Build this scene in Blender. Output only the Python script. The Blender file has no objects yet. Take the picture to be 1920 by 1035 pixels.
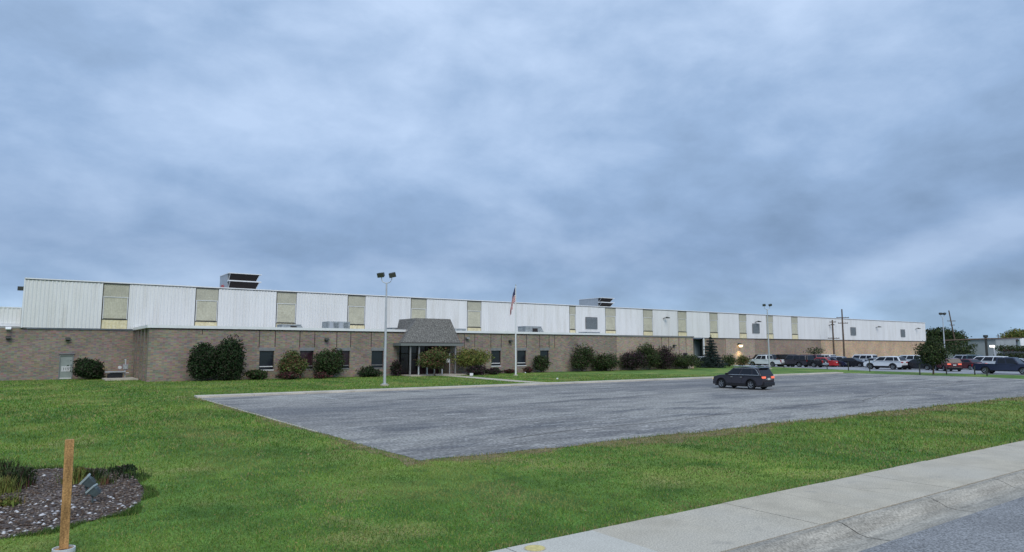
import bpy, bmesh, math, random
import numpy as np
from mathutils import Vector, Matrix
R = math.radians
S = bpy.context.scene
COL = S.collection
random.seed(7); rng = np.random.default_rng(7)

# ------------------------------------------------------------------ camera
HEAD, PITCH, FPX, CH = R(54.5), R(6.2), 1265.0, 2.7
cam = bpy.data.cameras.new('camera'); camo = bpy.data.objects.new('camera', cam); COL.objects.link(camo)
cam.sensor_width = 36; cam.lens = FPX/1920*36; cam.clip_end = 6000; cam.clip_start = 0.1
camo.location = (0, 0, CH)
camo.rotation_euler = (R(90)+PITCH, 0, HEAD-R(90))
S.camera = camo
S.render.resolution_x = 1024; S.render.resolution_y = 552
S.view_settings.view_transform = 'Standard'; S.view_settings.look = 'None'
S.view_settings.exposure = 0.32; S.view_settings.gamma = 1

# survey helpers: photo measurement -> metres in the place
_f = np.array([math.cos(HEAD)*math.cos(PITCH), math.sin(HEAD)*math.cos(PITCH), math.sin(PITCH)])
_r = np.array([math.sin(HEAD), -math.cos(HEAD), 0.0]); _u = np.cross(_r, _f)
def _ray(x, y): return _f*FPX + _r*(x-960) + _u*(517.5-y)
def G(x, y, z=0.0):
    d = _ray(x, y); t = (z-CH)/d[2]; return (d[0]*t, d[1]*t)
def V(x, y, Y):
    d = _ray(x, y); t = Y/d[1]; return (d[0]*t, CH+d[2]*t)
def D(x, y, dist):      # point at a forward distance
    d = _ray(x, y); return (d[0]*dist/FPX, d[1]*dist/FPX, CH+d[2]*dist/FPX)

# ------------------------------------------------------------------ world (overcast dusk sky)
SUN_AZ, SUN_EL = R(250), R(42)      # direction the soft light comes from (math angle)
W = bpy.data.worlds.new('World'); S.world = W; W.use_nodes = True
nt = W.node_tree; nt.nodes.clear()
def N(t, **k):
    n = nt.nodes.new(t)
    for a, b in k.items(): setattr(n, a, b)
    return n
def L(a, b): nt.links.new(a, b)
def mth(op, a, b=None, c=None, clamp=False):
    n = N('ShaderNodeMath', operation=op); n.use_clamp = clamp
    for i, v in enumerate((a, b, c)):
        if v is None: continue
        if isinstance(v, (int, float)): n.inputs[i].default_value = v
        else: L(v, n.inputs[i])
    return n.outputs[0]
out = N('ShaderNodeOutputWorld'); bg = N('ShaderNodeBackground')
tc = N('ShaderNodeTexCoord'); sep = N('ShaderNodeSeparateXYZ'); L(tc.outputs['Generated'], sep.inputs[0])
zz = mth('MAXIMUM', sep.outputs[2], 0.0)
den = mth('ADD', zz, 0.30)
px = mth('DIVIDE', sep.outputs[0], den); py = mth('DIVIDE', sep.outputs[1], den)
cmb = N('ShaderNodeCombineXYZ'); L(px, cmb.inputs[0]); L(py, cmb.inputs[1])
mp = N('ShaderNodeMapping'); L(cmb.outputs[0], mp.inputs[0])
mp.inputs['Rotation'].default_value = (0, 0, R(28)); mp.inputs['Scale'].default_value = (1.05, 1.35, 1)
mp.inputs['Location'].default_value = (3.1, 1.7, 0)
n1 = N('ShaderNodeTexNoise'); n1.inputs['Scale'].default_value = 1.25; n1.inputs['Detail'].default_value = 5
n1.inputs['Roughness'].default_value = 0.5; n1.inputs['Distortion'].default_value = 0.25
n2 = N('ShaderNodeTexNoise'); n2.inputs['Scale'].default_value = 2.6; n2.inputs['Detail'].default_value = 5
n2.inputs['Roughness'].default_value = 0.5; n2.inputs['Distortion'].default_value = 0.4
L(mp.outputs[0], n1.inputs['Vector']); L(mp.outputs[0], n2.inputs['Vector'])
n3 = N('ShaderNodeTexNoise'); n3.inputs['Scale'].default_value = 5.5; n3.inputs['Detail'].default_value = 6
n3.inputs['Roughness'].default_value = 0.6; n3.inputs['Distortion'].default_value = 0.2
mp3 = N('ShaderNodeMapping'); mp3.inputs['Scale'].default_value = (1, 1, 1.9); L(tc.outputs['Generated'], mp3.inputs[0]); L(mp3.outputs[0], n3.inputs['Vector'])
cl = mth('ADD', mth('MULTIPLY', n1.outputs[0], 0.42), mth('MULTIPLY', n2.outputs[0], 0.20))
cl = mth('ADD', cl, mth('MULTIPLY', n3.outputs[0], 0.38))
n4 = N('ShaderNodeTexNoise'); n4.inputs['Scale'].default_value = 11; n4.inputs['Detail'].default_value = 7; n4.inputs['Roughness'].default_value = 0.62
L(mp3.outputs[0], n4.inputs['Vector']); cl = mth('ADD', cl, mth('MULTIPLY', mth('SUBTRACT', n4.outputs[0], 0.5), 0.17))
def lobe(acc, x, y, wid, amp):      # a broad brighter / darker bank of cloud in one direction of the sky
    dd = _ray(x, y); dd = dd/np.linalg.norm(dd)
    vm = N('ShaderNodeVectorMath', operation='DOT_PRODUCT'); nn = N('ShaderNodeVectorMath', operation='NORMALIZE')
    L(tc.outputs['Generated'], nn.inputs[0]); L(nn.outputs[0], vm.inputs[0]); vm.inputs[1].default_value = tuple(dd)
    ex = mth('EXPONENT', mth('MULTIPLY', mth('SUBTRACT', vm.outputs['Value'], 1.0), 1.0/wid**2))
    return mth('ADD', acc, mth('MULTIPLY', ex, amp))
for a_ in ((700, 230, .26, .06), (1000, 20, .22, .06), (60, 450, .12, .07), (1080, 400, .09, .05), (380, 420, .10, .05), (230, 250, .10, -.03),
           (1180, 520, .16, -.07), (1500, 560, .12, -.05), (620, 540, .09, -.04), (1450, 120, .12, -.02), (1500, 330, .12, -.0), (1600, 230, .25, .05), (1880, 350, .10, -.04),
           *[(1560+i*24, 548-i*9.6, .020+.0006*i, .030+.0035*i) for i in range(16)], (1900, 520, .055, -.10), (1800, 545, .05, -.06), (1700, 420, .06, -.05), (1880, 330, .09, -.05), (1350, 500, .12, -.04), (80, 60, .14, -.04), (1800, 60, .2, .02)):
    cl = lobe(cl, *a_)
rp = N('ShaderNodeValToRGB'); L(cl, rp.inputs[0])
e = rp.color_ramp.elements
e[0].position = 0.30; e[0].color = (0.185, 0.275, 0.425, 1)
e[1].position = 0.715; e[1].color = (0.43, 0.56, 0.78, 1)
m = rp.color_ramp.elements.new(0.5); m.color = (0.275, 0.397, 0.605, 1)
# overcast skies are darker low down and brighter overhead
grad = N('ShaderNodeValToRGB'); L(zz, grad.inputs[0]); ge = grad.color_ramp.elements
ge[0].position = 0.0; ge[0].color = (1.25, 1.30, 1.20, 1)
ge[1].position = 1.0; ge[1].color = (1.9, 1.75, 1.55, 1)
for p, c in ((0.045, (1.22, 1.22, 1.14, 1)), (0.08, (.90, .91, .90, 1)), (0.13, (0.76, 0.78, 0.80, 1)), (0.25, (0.98, 0.98, 0.97, 1)), (0.5, (1.1, 1.07, 1.03, 1))):
    q = ge.new(p); q.color = c
mx = N('ShaderNodeMixRGB', blend_type='MULTIPLY'); mx.inputs[0].default_value = 1
L(rp.outputs[0], mx.inputs[1]); L(grad.outputs[0], mx.inputs[2])
sky = N('ShaderNodeTexSky', sky_type='NISHITA'); sky.sun_disc = False
sky.sun_elevation = SUN_EL; sky.sun_rotation = R(90)-SUN_AZ
sk = N('ShaderNodeMixRGB', blend_type='MULTIPLY'); sk.inputs[0].default_value = 1
L(sky.outputs[0], sk.inputs[1]); sk.inputs[2].default_value = (0.06, 0.06, 0.06, 1)
mx2 = N('ShaderNodeMixRGB'); mx2.inputs[0].default_value = 0.93
L(sk.outputs[0], mx2.inputs[1]); L(mx.outputs[0], mx2.inputs[2])
L(mx2.outputs[0], bg.inputs[0]); bg.inputs[1].default_value = 1.0; L(bg.outputs[0], out.inputs[0])

sl = bpy.data.lights.new('sun', 'SUN'); sl.energy = 1.25; sl.angle = R(35); sl.color = (1, 0.93, 0.84)
so = bpy.data.objects.new('sun', sl); COL.objects.link(so)
d = Vector((math.cos(SUN_AZ)*math.cos(SUN_EL), math.sin(SUN_AZ)*math.cos(SUN_EL), math.sin(SUN_EL)))
so.rotation_euler = d.to_track_quat('Z', 'Y').to_euler()

# ------------------------------------------------------------------ materials
def mat(name, col, rough=0.8, metal=0.0, vary=0.0, scale=8.0, col2=None, speck=0.0, sscale=60.0, bump=0.0,
        island=None, emit=0.0, big=None, mapscale=None, spec=0.3, ecol=None):
    """principled with noise mottling; island = list of colours picked per leaf / blade / stone"""
    m = bpy.data.materials.new(name); m.use_nodes = True
    t = m.node_tree; b = t.nodes['Principled BSDF']; ns = t.nodes; lk = t.links
    b.inputs['Roughness'].default_value = rough; b.inputs['Metallic'].default_value = metal
    b.inputs['Specular IOR Level'].default_value = spec
    c4 = (*col, 1)
    cur = None
    tcn = ns.new('ShaderNodeTexCoord'); vec = tcn.outputs['Object']
    if mapscale:
        mpn = ns.new('ShaderNodeMapping'); mpn.inputs['Scale'].default_value = mapscale
        lk.new(vec, mpn.inputs[0]); vec2 = mpn.outputs[0]
    else: vec2 = vec
    if island:
        g = ns.new('ShaderNodeNewGeometry'); rr = ns.new('ShaderNodeValToRGB')
        lk.new(g.outputs['Random Per Island'], rr.inputs[0])
        rr.color_ramp.elements[0].color = (*island[0], 1); rr.color_ramp.elements[1].color = (*island[-1], 1)
        for i in range(1, len(island)-1):
            q = rr.color_ramp.elements.new(i/(len(island)-1)); q.color = (*island[i], 1)
        cur = rr.outputs[0]
    def noise(sc, v, det=4):
        n = ns.new('ShaderNodeTexNoise'); n.inputs['Scale'].default_value = sc; n.inputs['Detail'].default_value = det
        n.inputs['Roughness'].default_value = 0.6; lk.new(v, n.inputs['Vector']); return n
    if vary > 0 or col2:
        n = noise(scale, vec2); r2 = ns.new('ShaderNodeValToRGB'); lk.new(n.outputs[0], r2.inputs[0])
        r2.color_ramp.elements[0].position = 0.36; r2.color_ramp.elements[1].position = 0.64
        if cur is None:
            a = tuple(x*(1-vary) for x in col); z = col2 if col2 else tuple(min(1, x*(1+vary)) for x in col)
            r2.color_ramp.elements[0].color = (*a, 1); r2.color_ramp.elements[1].color = (*z, 1); cur = r2.outputs[0]
        else:
            r2.color_ramp.elements[0].color = (1-vary,)*3+(1,); r2.color_ramp.elements[1].color = (1+vary,)*3+(1,)
            mm = ns.new('ShaderNodeMixRGB'); mm.blend_type = 'MULTIPLY'; mm.inputs[0].default_value = 1
            lk.new(cur, mm.inputs[1]); lk.new(r2.outputs[0], mm.inputs[2]); cur = mm.outputs[0]
    if big:      # (scale, colour, lo, hi) large patches of another colour
        for (bs, bc, lo, hi) in big:
            n = noise(bs, vec2, 6); r3 = ns.new('ShaderNodeMapRange'); lk.new(n.outputs[0], r3.inputs[0])
            r3.inputs[1].default_value = lo; r3.inputs[2].default_value = hi
            mm = ns.new('ShaderNodeMixRGB'); lk.new(r3.outputs[0], mm.inputs[0])
            if cur is None: mm.inputs[1].default_value = c4
            else: lk.new(cur, mm.inputs[1])
            mm.inputs[2].default_value = (*bc, 1); cur = mm.outputs[0]
    if speck > 0:
        n = ns.new('ShaderNodeTexNoise'); n.inputs['Scale'].default_value = sscale; n.inputs['Detail'].default_value = 2
        lk.new(vec, n.inputs['Vector'])
        mm = ns.new('ShaderNodeMixRGB'); mm.blend_type = 'OVERLAY'; mm.inputs[0].default_value = speck
        if cur is None: mm.inputs[1].default_value = c4
        else: lk.new(cur, mm.inputs[1])
        cr = ns.new('ShaderNodeValToRGB'); lk.new(n.outputs[0], cr.inputs[0])
        cr.color_ramp.elements[0].position = 0.3; cr.color_ramp.elements[1].position = 0.7
        lk.new(cr.outputs[0], mm.inputs[2]); cur = mm.outputs[0]
    if cur is None: b.inputs['Base Color'].default_value = c4
    else: lk.new(cur, b.inputs['Base Color'])
    if bump > 0:
        n = ns.new('ShaderNodeTexNoise'); n.inputs['Scale'].default_value = sscale*0.7; n.inputs['Detail'].default_value = 4
        lk.new(vec, n.inputs['Vector']); bp = ns.new('ShaderNodeBump'); bp.inputs['Strength'].default_value = bump
        lk.new(n.outputs[0], bp.inputs['Height']); lk.new(bp.outputs[0], b.inputs['Normal'])
    if emit > 0:
        b.inputs['Emission Color'].default_value = (*(ecol or col), 1); b.inputs['Emission Strength'].default_value = emit
    return m

def brick_mat(name, c1, c2, mortar, sidewall=False):
    m = bpy.data.materials.new(name); m.use_nodes = True; t = m.node_tree; ns = t.nodes; lk = t.links
    b = ns['Principled BSDF']; b.inputs['Roughness'].default_value = 0.9; b.inputs['Specular IOR Level'].default_value = 0.2
    tcn = ns.new('ShaderNodeTexCoord'); sp = ns.new('ShaderNodeSeparateXYZ'); lk.new(tcn.outputs['Object'], sp.inputs[0])
    ad = ns.new('ShaderNodeMath'); lk.new(sp.outputs[0], ad.inputs[0]); lk.new(sp.outputs[1], ad.inputs[1])
    cb = ns.new('ShaderNodeCombineXYZ'); lk.new(ad.outputs[0], cb.inputs[0]); lk.new(sp.outputs[2], cb.inputs[1])
    br = ns.new('ShaderNodeTexBrick'); lk.new(cb.outputs[0], br.inputs['Vector'])
    br.inputs['Scale'].default_value = 1.0; br.inputs['Brick Width'].default_value = 0.42; br.inputs['Row Height'].default_value = 0.14
    br.inputs['Mortar Size'].default_value = 0.012; br.inputs['Color1'].default_value = (*c1, 1)
    br.inputs['Color2'].default_value = (*c2, 1); br.inputs['Mortar'].default_value = (*mortar, 1)
    n = ns.new('ShaderNodeTexNoise'); n.inputs['Scale'].default_value = 0.35; n.inputs['Detail'].default_value = 6
    lk.new(tcn.outputs['Object'], n.inputs['Vector'])
    r = ns.new('ShaderNodeMapRange'); lk.new(n.outputs[0], r.inputs[0]); r.inputs[1].default_value = .3; r.inputs[2].default_value = .7
    r.inputs[3].default_value = .82; r.inputs[4].default_value = 1.15
    v = ns.new('ShaderNodeTexWhiteNoise'); 
    sn = ns.new('ShaderNodeVectorMath'); sn.operation = 'SNAP'; sn.inputs[1].default_value = (0.21, 0.07, 1)
    lk.new(cb.outputs[0], sn.inputs[0]); lk.new(sn.outputs[0], v.inputs['Vector'])
    vm = ns.new('ShaderNodeMixRGB'); vm.blend_type = 'OVERLAY'; vm.inputs[0].default_value = 0.22
    lk.new(br.outputs[0], vm.inputs[1]); lk.new(v.outputs['Color'], vm.inputs[2])
    mu = ns.new('ShaderNodeVectorMath'); mu.operation = 'SCALE'; lk.new(vm.outputs[0], mu.inputs[0]); lk.new(r.outputs[0], mu.inputs['Scale'])
    lk.new(mu.outputs[0], b.inputs['Base Color'])
    return m

M = {}
M['brick'] = brick_mat('brick_brown', (.335, .262, .205), (.225, .19, .155), (.31, .28, .245))
M['brick_light'] = brick_mat('brick_light', (.47, .36, .26), (.34, .28, .22), (.42, .37, .31))
M['brick_peach'] = brick_mat('brick_peach', (.64, .42, .25), (.46, .35, .24), (.52, .43, .33))
M['brick_far'] = brick_mat('brick_far', (.35, .25, .18), (.26, .21, .17), (.33, .28, .23))
M['clad'] = mat('white_cladding', (.80, .80, .79), .45, vary=.04, scale=.5, speck=.14, sscale=9, big=[(1.1, (.70, .69, .66), .5, .72), (3.2, (.62, .60, .56), .62, .75)], mapscale=(1.2, 1, .10))
M['trim'] = mat('white_trim', (.82, .83, .84), .4, vary=.04, scale=1)
M['fibre'] = mat('fibreglass_panel', (.50, .485, .39), .45, vary=.06, scale=.9, speck=.1, sscale=7)
M['fibre_lo'] = mat('fibreglass_lower', (.56, .54, .42), .45, vary=.07, scale=.9, speck=.12, sscale=6)
M['fibre_strip'] = mat('fibreglass_strip', (.80, .71, .46), .5, vary=.12, scale=2, speck=.2, sscale=6)
M['darkline'] = mat('dark_seal_and_shade', (.07, .07, .065), .8)  # panel seals, and strips that paint shade under the eave and cladding
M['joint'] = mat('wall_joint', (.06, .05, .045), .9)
M['glass'] = mat('dark_glass', (.02, .025, .035), .08, spec=.6)
M['glass_tint'] = mat('tinted_glass', (.045, .022, .03), .12, vary=.4, scale=1.5, spec=.6)
M['header'] = mat('grey_header', (.235, .24, .245), .7, vary=.1, scale=3)
M['shingle'] = mat('canopy_shingle', (.20, .195, .185), .9, vary=.16, scale=5, speck=.5, sscale=10, mapscale=(1, 1, 2))
M['fascia'] = mat('canopy_fascia', (.20, .215, .21), .6)
M['concrete'] = mat('concrete', (.475, .422, .33), .9, vary=.10, scale=1.3, speck=.28, sscale=45, bump=.15,
                    big=[(.25, (.50, .46, .385), .45, .7), (1.7, (.36, .33, .28), .6, .75)])
M['concrete_new'] = mat('concrete_new', (.53, .505, .44), .9, vary=.05, scale=1.3, speck=.2, sscale=45, bump=.12)
M['curb'] = mat('curb_concrete', (.52, .47, .39), .9, vary=.14, scale=.7, speck=.25, sscale=25)
M['gutter'] = mat('gutter_concrete', (.36, .33, .275), .9, vary=.2, scale=1.6, speck=.35, sscale=30, mapscale=(.5, 3, 1),
                  big=[(.5, (.20, .195, .18), .5, .75)])
M['road'] = mat('road_asphalt', (.235, .235, .235), .9, vary=.10, scale=.6, speck=.55, sscale=38, bump=.3)
M['lot'] = mat('lot_asphalt', (.222, .212, .200), .85, vary=.18, scale=.9, speck=.5, sscale=11, bump=.15, mapscale=(.45, 1.35, 1),
               big=[(.11, (.34, .325, .295), .44, .62), (1.6, (.38, .365, .34), .56, .66), (.5, (.125, .125, .13), .50, .66), (4.0, (.46, .44, .41), .60, .67), (.07, (.15, .15, .155), .5, .66)])
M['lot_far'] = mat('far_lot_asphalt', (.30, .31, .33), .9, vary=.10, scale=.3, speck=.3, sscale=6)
M['paint'] = mat('worn_road_paint', (.50, .50, .48), .8, vary=.3, scale=2.5, speck=.5, sscale=9)
M['lawn'] = mat('lawn_turf', (.085, .17, .028), .95, vary=.30, scale=1.6, speck=.55, sscale=24, bump=.3,
                big=[(.16, (.22, .30, .05), .44, .66), (.7, (.05, .12, .016), .50, .68), (.33, (.30, .27, .10), .55, .74)])
M['ground'] = mat('field_soil', (.07, .11, .03), .95, vary=.3, scale=.05)
M['grass'] = mat('grass_blades', (.05, .12, .02), .75, vary=.26, scale=1.1,
                 island=[(.03, .078, .010), (.088, .215, .022), (.14, .30, .035), (.055, .155, .018), (.27, .33, .06), (.42, .31, .13)],
                 big=[(.14, (.21, .30, .05), .46, .68), (.55, (.045, .115, .014), .50, .68), (.3, (.36, .32, .12), .54, .72)], mapscale=(1, .45, 1))
M['mulch'] = mat('mulch_soil', (.08, .06, .05), .95, vary=.4, scale=3, speck=.6, sscale=26, bump=.5,
                 big=[(.9, (.15, .12, .11), .5, .65)])
M['stones'] = mat('mulch_stones', (.2, .2, .2), .9, island=[(.045, .03, .022), (.11, .072, .05), (.19, .15, .12), (.08, .055, .042), (.28, .25, .225), (.14, .095, .07)])
M['white_stones'] = mat('white_stones', (.6, .6, .6), .8, island=[(.42, .41, .42), (.66, .65, .64)])
M['wood'] = mat('stake_wood', (.40, .225, .09), .85, vary=.35, scale=5, speck=.35, sscale=50, mapscale=(3, 3, .5))
M['pvc'] = mat('white_plastic', (.62, .63, .63), .6, vary=.1, scale=9)
M['flood_body'] = mat('floodlight_green', (.085, .115, .115), .5, vary=.15, scale=14)
M['flood_rim'] = mat('floodlight_rim', (.32, .38, .37), .5)
M['galv'] = mat('galvanised_pole', (.52, .54, .56), .45, metal=.15, vary=.06, scale=3)
M['lamp_dark'] = mat('lamp_housing', (.05, .055, .05), .5)
M['lens'] = mat('lamp_lens', (.07, .075, .06), .25, spec=.4)
M['utilwood'] = mat('utility_pole_wood', (.13, .095, .07), .9, vary=.2, scale=2)
M['louver'] = mat('grey_louver', (.20, .225, .235), .6, speck=.3, sscale=9)
M['unit'] = mat('rooftop_unit_metal', (.40, .43, .46), .5, vary=.06, scale=1.5)
M['unit_dark'] = mat('unit_opening', (.035, .03, .03), .8)
M['unit_grey'] = mat('unit_grey_metal', (.33, .36, .37), .6, vary=.2, scale=2.5, speck=.3, sscale=6)
M['rust'] = mat('red_service_box', (.45, .12, .13), .6)
M['bark'] = mat('bark', (.09, .065, .05), .95, vary=.25, scale=8)
M['roof'] = mat('roof_membrane', (.42, .42, .41), .85, vary=.1, scale=.3)
M['doorp'] = mat('grey_green_door', (.30, .34, .32), .55, vary=.08, scale=3)
M['black'] = mat('black_trim', (.018, .018, .02), .6)
M['tyre'] = mat('tyre_rubber', (.022, .022, .024), .85)
M['rim'] = mat('alloy_rim', (.34, .36, .38), .35, metal=.6)
M['chrome'] = mat('chrome_trim', (.65, .68, .70), .2, metal=.8)
M['autoglass'] = mat('auto_glass', (.012, .015, .022), .08, spec=.35)
M['plate'] = mat('licence_plate', (.62, .66, .62), .5)
M['tail'] = mat('tail_lamp', (.35, .02, .02), .3)
M['tail_lit'] = mat('tail_lamp_lit', (.8, .12, .07), .3, emit=.55, ecol=(1.0, .22, .12))
M['head'] = mat('head_lamp', (.55, .57, .58), .15)
M['head_lit'] = mat('head_lamp_lit', (.9, .8, .5), .3, emit=1.0, ecol=(1.0, .75, .35))
M['lamp_lit'] = mat('wall_lamp_lit', (1, .8, .5), .3, emit=3.0, ecol=(1.0, .74, .40))
M['lamp_lit_white'] = mat('street_lamp_lit', (1, .95, .85), .3, emit=3, ecol=(1.0, .93, .85))
M['recess'] = mat('dark_recess_cladding', (.24, .31, .35), .6, vary=.3, scale=2, mapscale=(3, 1, .2))
M['farwall'] = mat('grey_far_wall', (.33, .36, .36), .85, vary=.1, scale=.3)
M['bluewall'] = mat('blue_grey_siding', (.16, .18, .24), .8)
M['redbeam'] = mat('dull_red_fascia', (.20, .09, .09), .8)
M['yellow'] = mat('yellow_lid', (.60, .50, .20), .7, vary=.15, scale=20)
M['crack'] = mat('sidewalk_joint', (.10, .09, .08), .95)
def paint(name, c, r=.25): 
    M[name] = mat('car_paint_'+name, c, r, metal=.0, spec=.55)
for nme, c in dict(white=(.74, .76, .78), suv=(.034, .029, .036), black=(.012, .012, .016), maroon=(.10, .018, .028),
                   red=(.50, .045, .05), silver=(.38, .41, .46), blue=(.018, .024, .055), grey=(.040, .036, .048), teal=(.03, .07, .08)).items(): paint(nme, c)
def leafmat(name, cols, vary=.3):
    m = mat(name, cols[0], .8, vary=vary, scale=1.4, island=cols, spec=.15); return m
M['lf_dark'] = leafmat('foliage_dark_evergreen', [(.012, .028, .012), (.022, .05, .016), (.035, .06, .022), (.045, .035, .028), (.016, .036, .014)])
M['lf_hedge'] = leafmat('foliage_hedge', [(.018, .04, .014), (.038, .08, .024), (.06, .035, .03), (.028, .06, .018), (.09, .11, .04)])
M['lf_red'] = leafmat('foliage_reddish_shrub', [(.03, .06, .02), (.10, .14, .035), (.17, .06, .05), (.055, .10, .03), (.15, .17, .06)])
M['lf_crimson'] = leafmat('foliage_crimson', [(.07, .022, .028), (.12, .035, .04), (.05, .045, .028), (.03, .05, .02)])
M['lf_yel'] = leafmat('foliage_yellow_green', [(.05, .09, .02), (.14, .18, .04), (.22, .21, .06), (.09, .14, .03), (.24, .13, .05)])
M['lf_purple'] = leafmat('foliage_purple', [(.03, .016, .025), (.065, .03, .045), (.03, .05, .02), (.02, .02, .02)])
M['lf_spruce'] = leafmat('foliage_spruce', [(.014, .03, .022), (.028, .05, .042), (.05, .06, .065), (.02, .04, .028)])
M['lf_tree'] = leafmat('foliage_tree', [(.02, .04, .016), (.045, .08, .022), (.06, .055, .035), (.03, .06, .02), (.09, .10, .035)])

# ------------------------------------------------------------------ object helpers
def tag(o, label=None, cat=None, group=None, kind=None):
    if label: o['label'] = label
    if cat: o['category'] = cat
    if group: o['group'] = group
    if kind: o['kind'] = kind
    return o
def thing(name, label, cat, loc=(0, 0, 0), rz=0.0, group=None):
    o = bpy.data.objects.new(name, None); COL.objects.link(o); o.empty_display_size = .3
    o.location = loc; o.rotation_euler = (0, 0, rz); return tag(o, label, cat, group)
def link(name, me, m, parent=None):
    if m is not None: me.materials.append(m)
    o = bpy.data.objects.new(name, me); COL.objects.link(o)
    if parent is not None: o.parent = parent
    return o
class MB:
    def __init__(s): s.bm = bmesh.new()
    def box(s, x0, x1, y0, y1, z0, z1, rz=0, c=None):
        x0, x1 = sorted((x0, x1)); y0, y1 = sorted((y0, y1)); z0, z1 = sorted((z0, z1))
        v = [s.bm.verts.new(p) for p in ((x0,y0,z0),(x1,y0,z0),(x1,y1,z0),(x0,y1,z0),(x0,y0,z1),(x1,y0,z1),(x1,y1,z1),(x0,y1,z1))]
        for f in ((3,2,1,0),(4,5,6,7),(0,1,5,4),(1,2,6,5),(2,3,7,6),(3,0,4,7)): s.bm.faces.new([v[i] for i in f])
        return v
    def hull8(s, pts):
        v = [s.bm.verts.new(p) for p in pts]
        for f in ((3,2,1,0),(4,5,6,7),(0,1,5,4),(1,2,6,5),(2,3,7,6),(3,0,4,7)): s.bm.faces.new([v[i] for i in f])
        return v
    def poly(s, pts):
        return s.bm.faces.new([s.bm.verts.new(p) for p in pts])
    def tube(s, pts, rad, n=8, cap=True):
        pts = [Vector(p) for p in pts]
        if not hasattr(rad, '__len__'): rad = [rad]*len(pts)
        rings = []
        for i, p in enumerate(pts):
            t = (pts[min(i+1, len(pts)-1)]-pts[max(i-1, 0)]).normalized()
            a = Vector((0, 0, 1)) if abs(t.z) < .9 else Vector((1, 0, 0))
            u = t.cross(a).normalized(); w = t.cross(u)
            rings.append([s.bm.verts.new(p+(u*math.cos(6.2832*k/n)+w*math.sin(6.2832*k/n))*rad[i]) for k in range(n)])
        for a, b in zip(rings, rings[1:]):
            for k in range(n): s.bm.faces.new((a[k], a[(k+1) % n], b[(k+1) % n], b[k]))
        if cap: s.bm.faces.new(rings[0][::-1]); s.bm.faces.new(rings[-1])
    def prism(s, poly, z0, z1):      # poly = [(x,y)] ccw
        a = [s.bm.verts.new((x, y, z0)) for x, y in poly]; b = [s.bm.verts.new((x, y, z1)) for x, y in poly]
        s.bm.faces.new(a[::-1]); s.bm.faces.new(b); n = len(a)
        for i in range(n): s.bm.faces.new((a[i], a[(i+1) % n], b[(i+1) % n], b[i]))
    def build(s, name, m, parent=None, smooth=False, bevel=0, fix=True):
        if fix: bmesh.ops.recalc_face_normals(s.bm, faces=s.bm.faces[:])
        if bevel:
            ed = [x for x in s.bm.edges if len(x.link_faces) == 2 and x.calc_face_angle(0) > .5]
            bmesh.ops.bevel(s.bm, geom=ed, offset=bevel, segments=2, affect='EDGES', profile=.6)
        me = bpy.data.meshes.new(name); s.bm.to_mesh(me); s.bm.free()
        if smooth:
            me.polygons.foreach_set('use_smooth', [True]*len(me.polygons))
            me.set_sharp_from_angle(angle=R(35))
        return link(name, me, m, parent)
def box(name, m, parent, *a, **k):
    b = MB(); b.box(*a); return b.build(name, m, parent, **k)
def sheet(name, m, polys, z, parent=None, kind='structure'):
    b = MB()
    for p in polys: b.poly([(x, y, z) for x, y in p])
    o = b.build(name, m, parent, fix=False)
    if kind: o['kind'] = kind
    return o
def soup(name, verts, faces, m, parent=None):
    me = bpy.data.meshes.new(name)
    nv = len(verts); nf = len(faces); k = faces.shape[1]
    me.vertices.add(nv); me.vertices.foreach_set('co', np.asarray(verts, dtype=np.float32).ravel())
    me.loops.add(nf*k); me.loops.foreach_set('vertex_index', faces.astype(np.int32).ravel())
    me.polygons.add(nf); me.polygons.foreach_set('loop_start', np.arange(0, nf*k, k, dtype=np.int32))
    me.update(calc_edges=True); me.validate()
    return link(name, me, m, parent)
def copy_tree(o, parent=None):
    c = o.copy(); COL.objects.link(c)
    if parent is not None: c.parent = parent
    for ch in list(o.children): copy_tree(ch, c)
    return c

# ------------------------------------------------------------------ setting
LOT_X0, LOT_Y0, LOT_Y1 = 7.9, 14.85, 40.9
SW1, SW0, GT = 7.78, 5.95, 5.12
sheet('ground', M['ground'], [[(-3000, -3000), (3000, -3000), (3000, 3000), (-3000, 3000)]], -0.4)
sheet('lawn', M['lawn'], [[(-120, SW1-.03), (300, SW1-.03), (300, 400), (-120, 400)]], 0.0)
# parking lot with a slightly irregular front edge
edge = []
for i in range(0, 140):
    x = LOT_X0 + i*.5
    edge.append((x, LOT_Y0 + .10*math.sin(x*.9)+.07*math.sin(x*2.3+1)+rng.normal(0, .06)))
ledge = [(LOT_X0+.05*math.sin(y*1.3)+rng.normal(0, .025), y) for y in np.arange(LOT_Y1, LOT_Y0+.5, -.6)]
far_in = [G(1920, 711), G(1885, 708.5), G(1794, 706), G(1620, 700.5)]
lotpoly = ledge + edge + [(77.4, 8.5), (90, 8.5), (90, 19)] + [(73.8, 23.4), (75.6, 27), (75.9, 30), (76.2, 36), (76.2, LOT_Y1)]
sheet('parking_lot', M['lot'], [lotpoly], 0.012)
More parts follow.
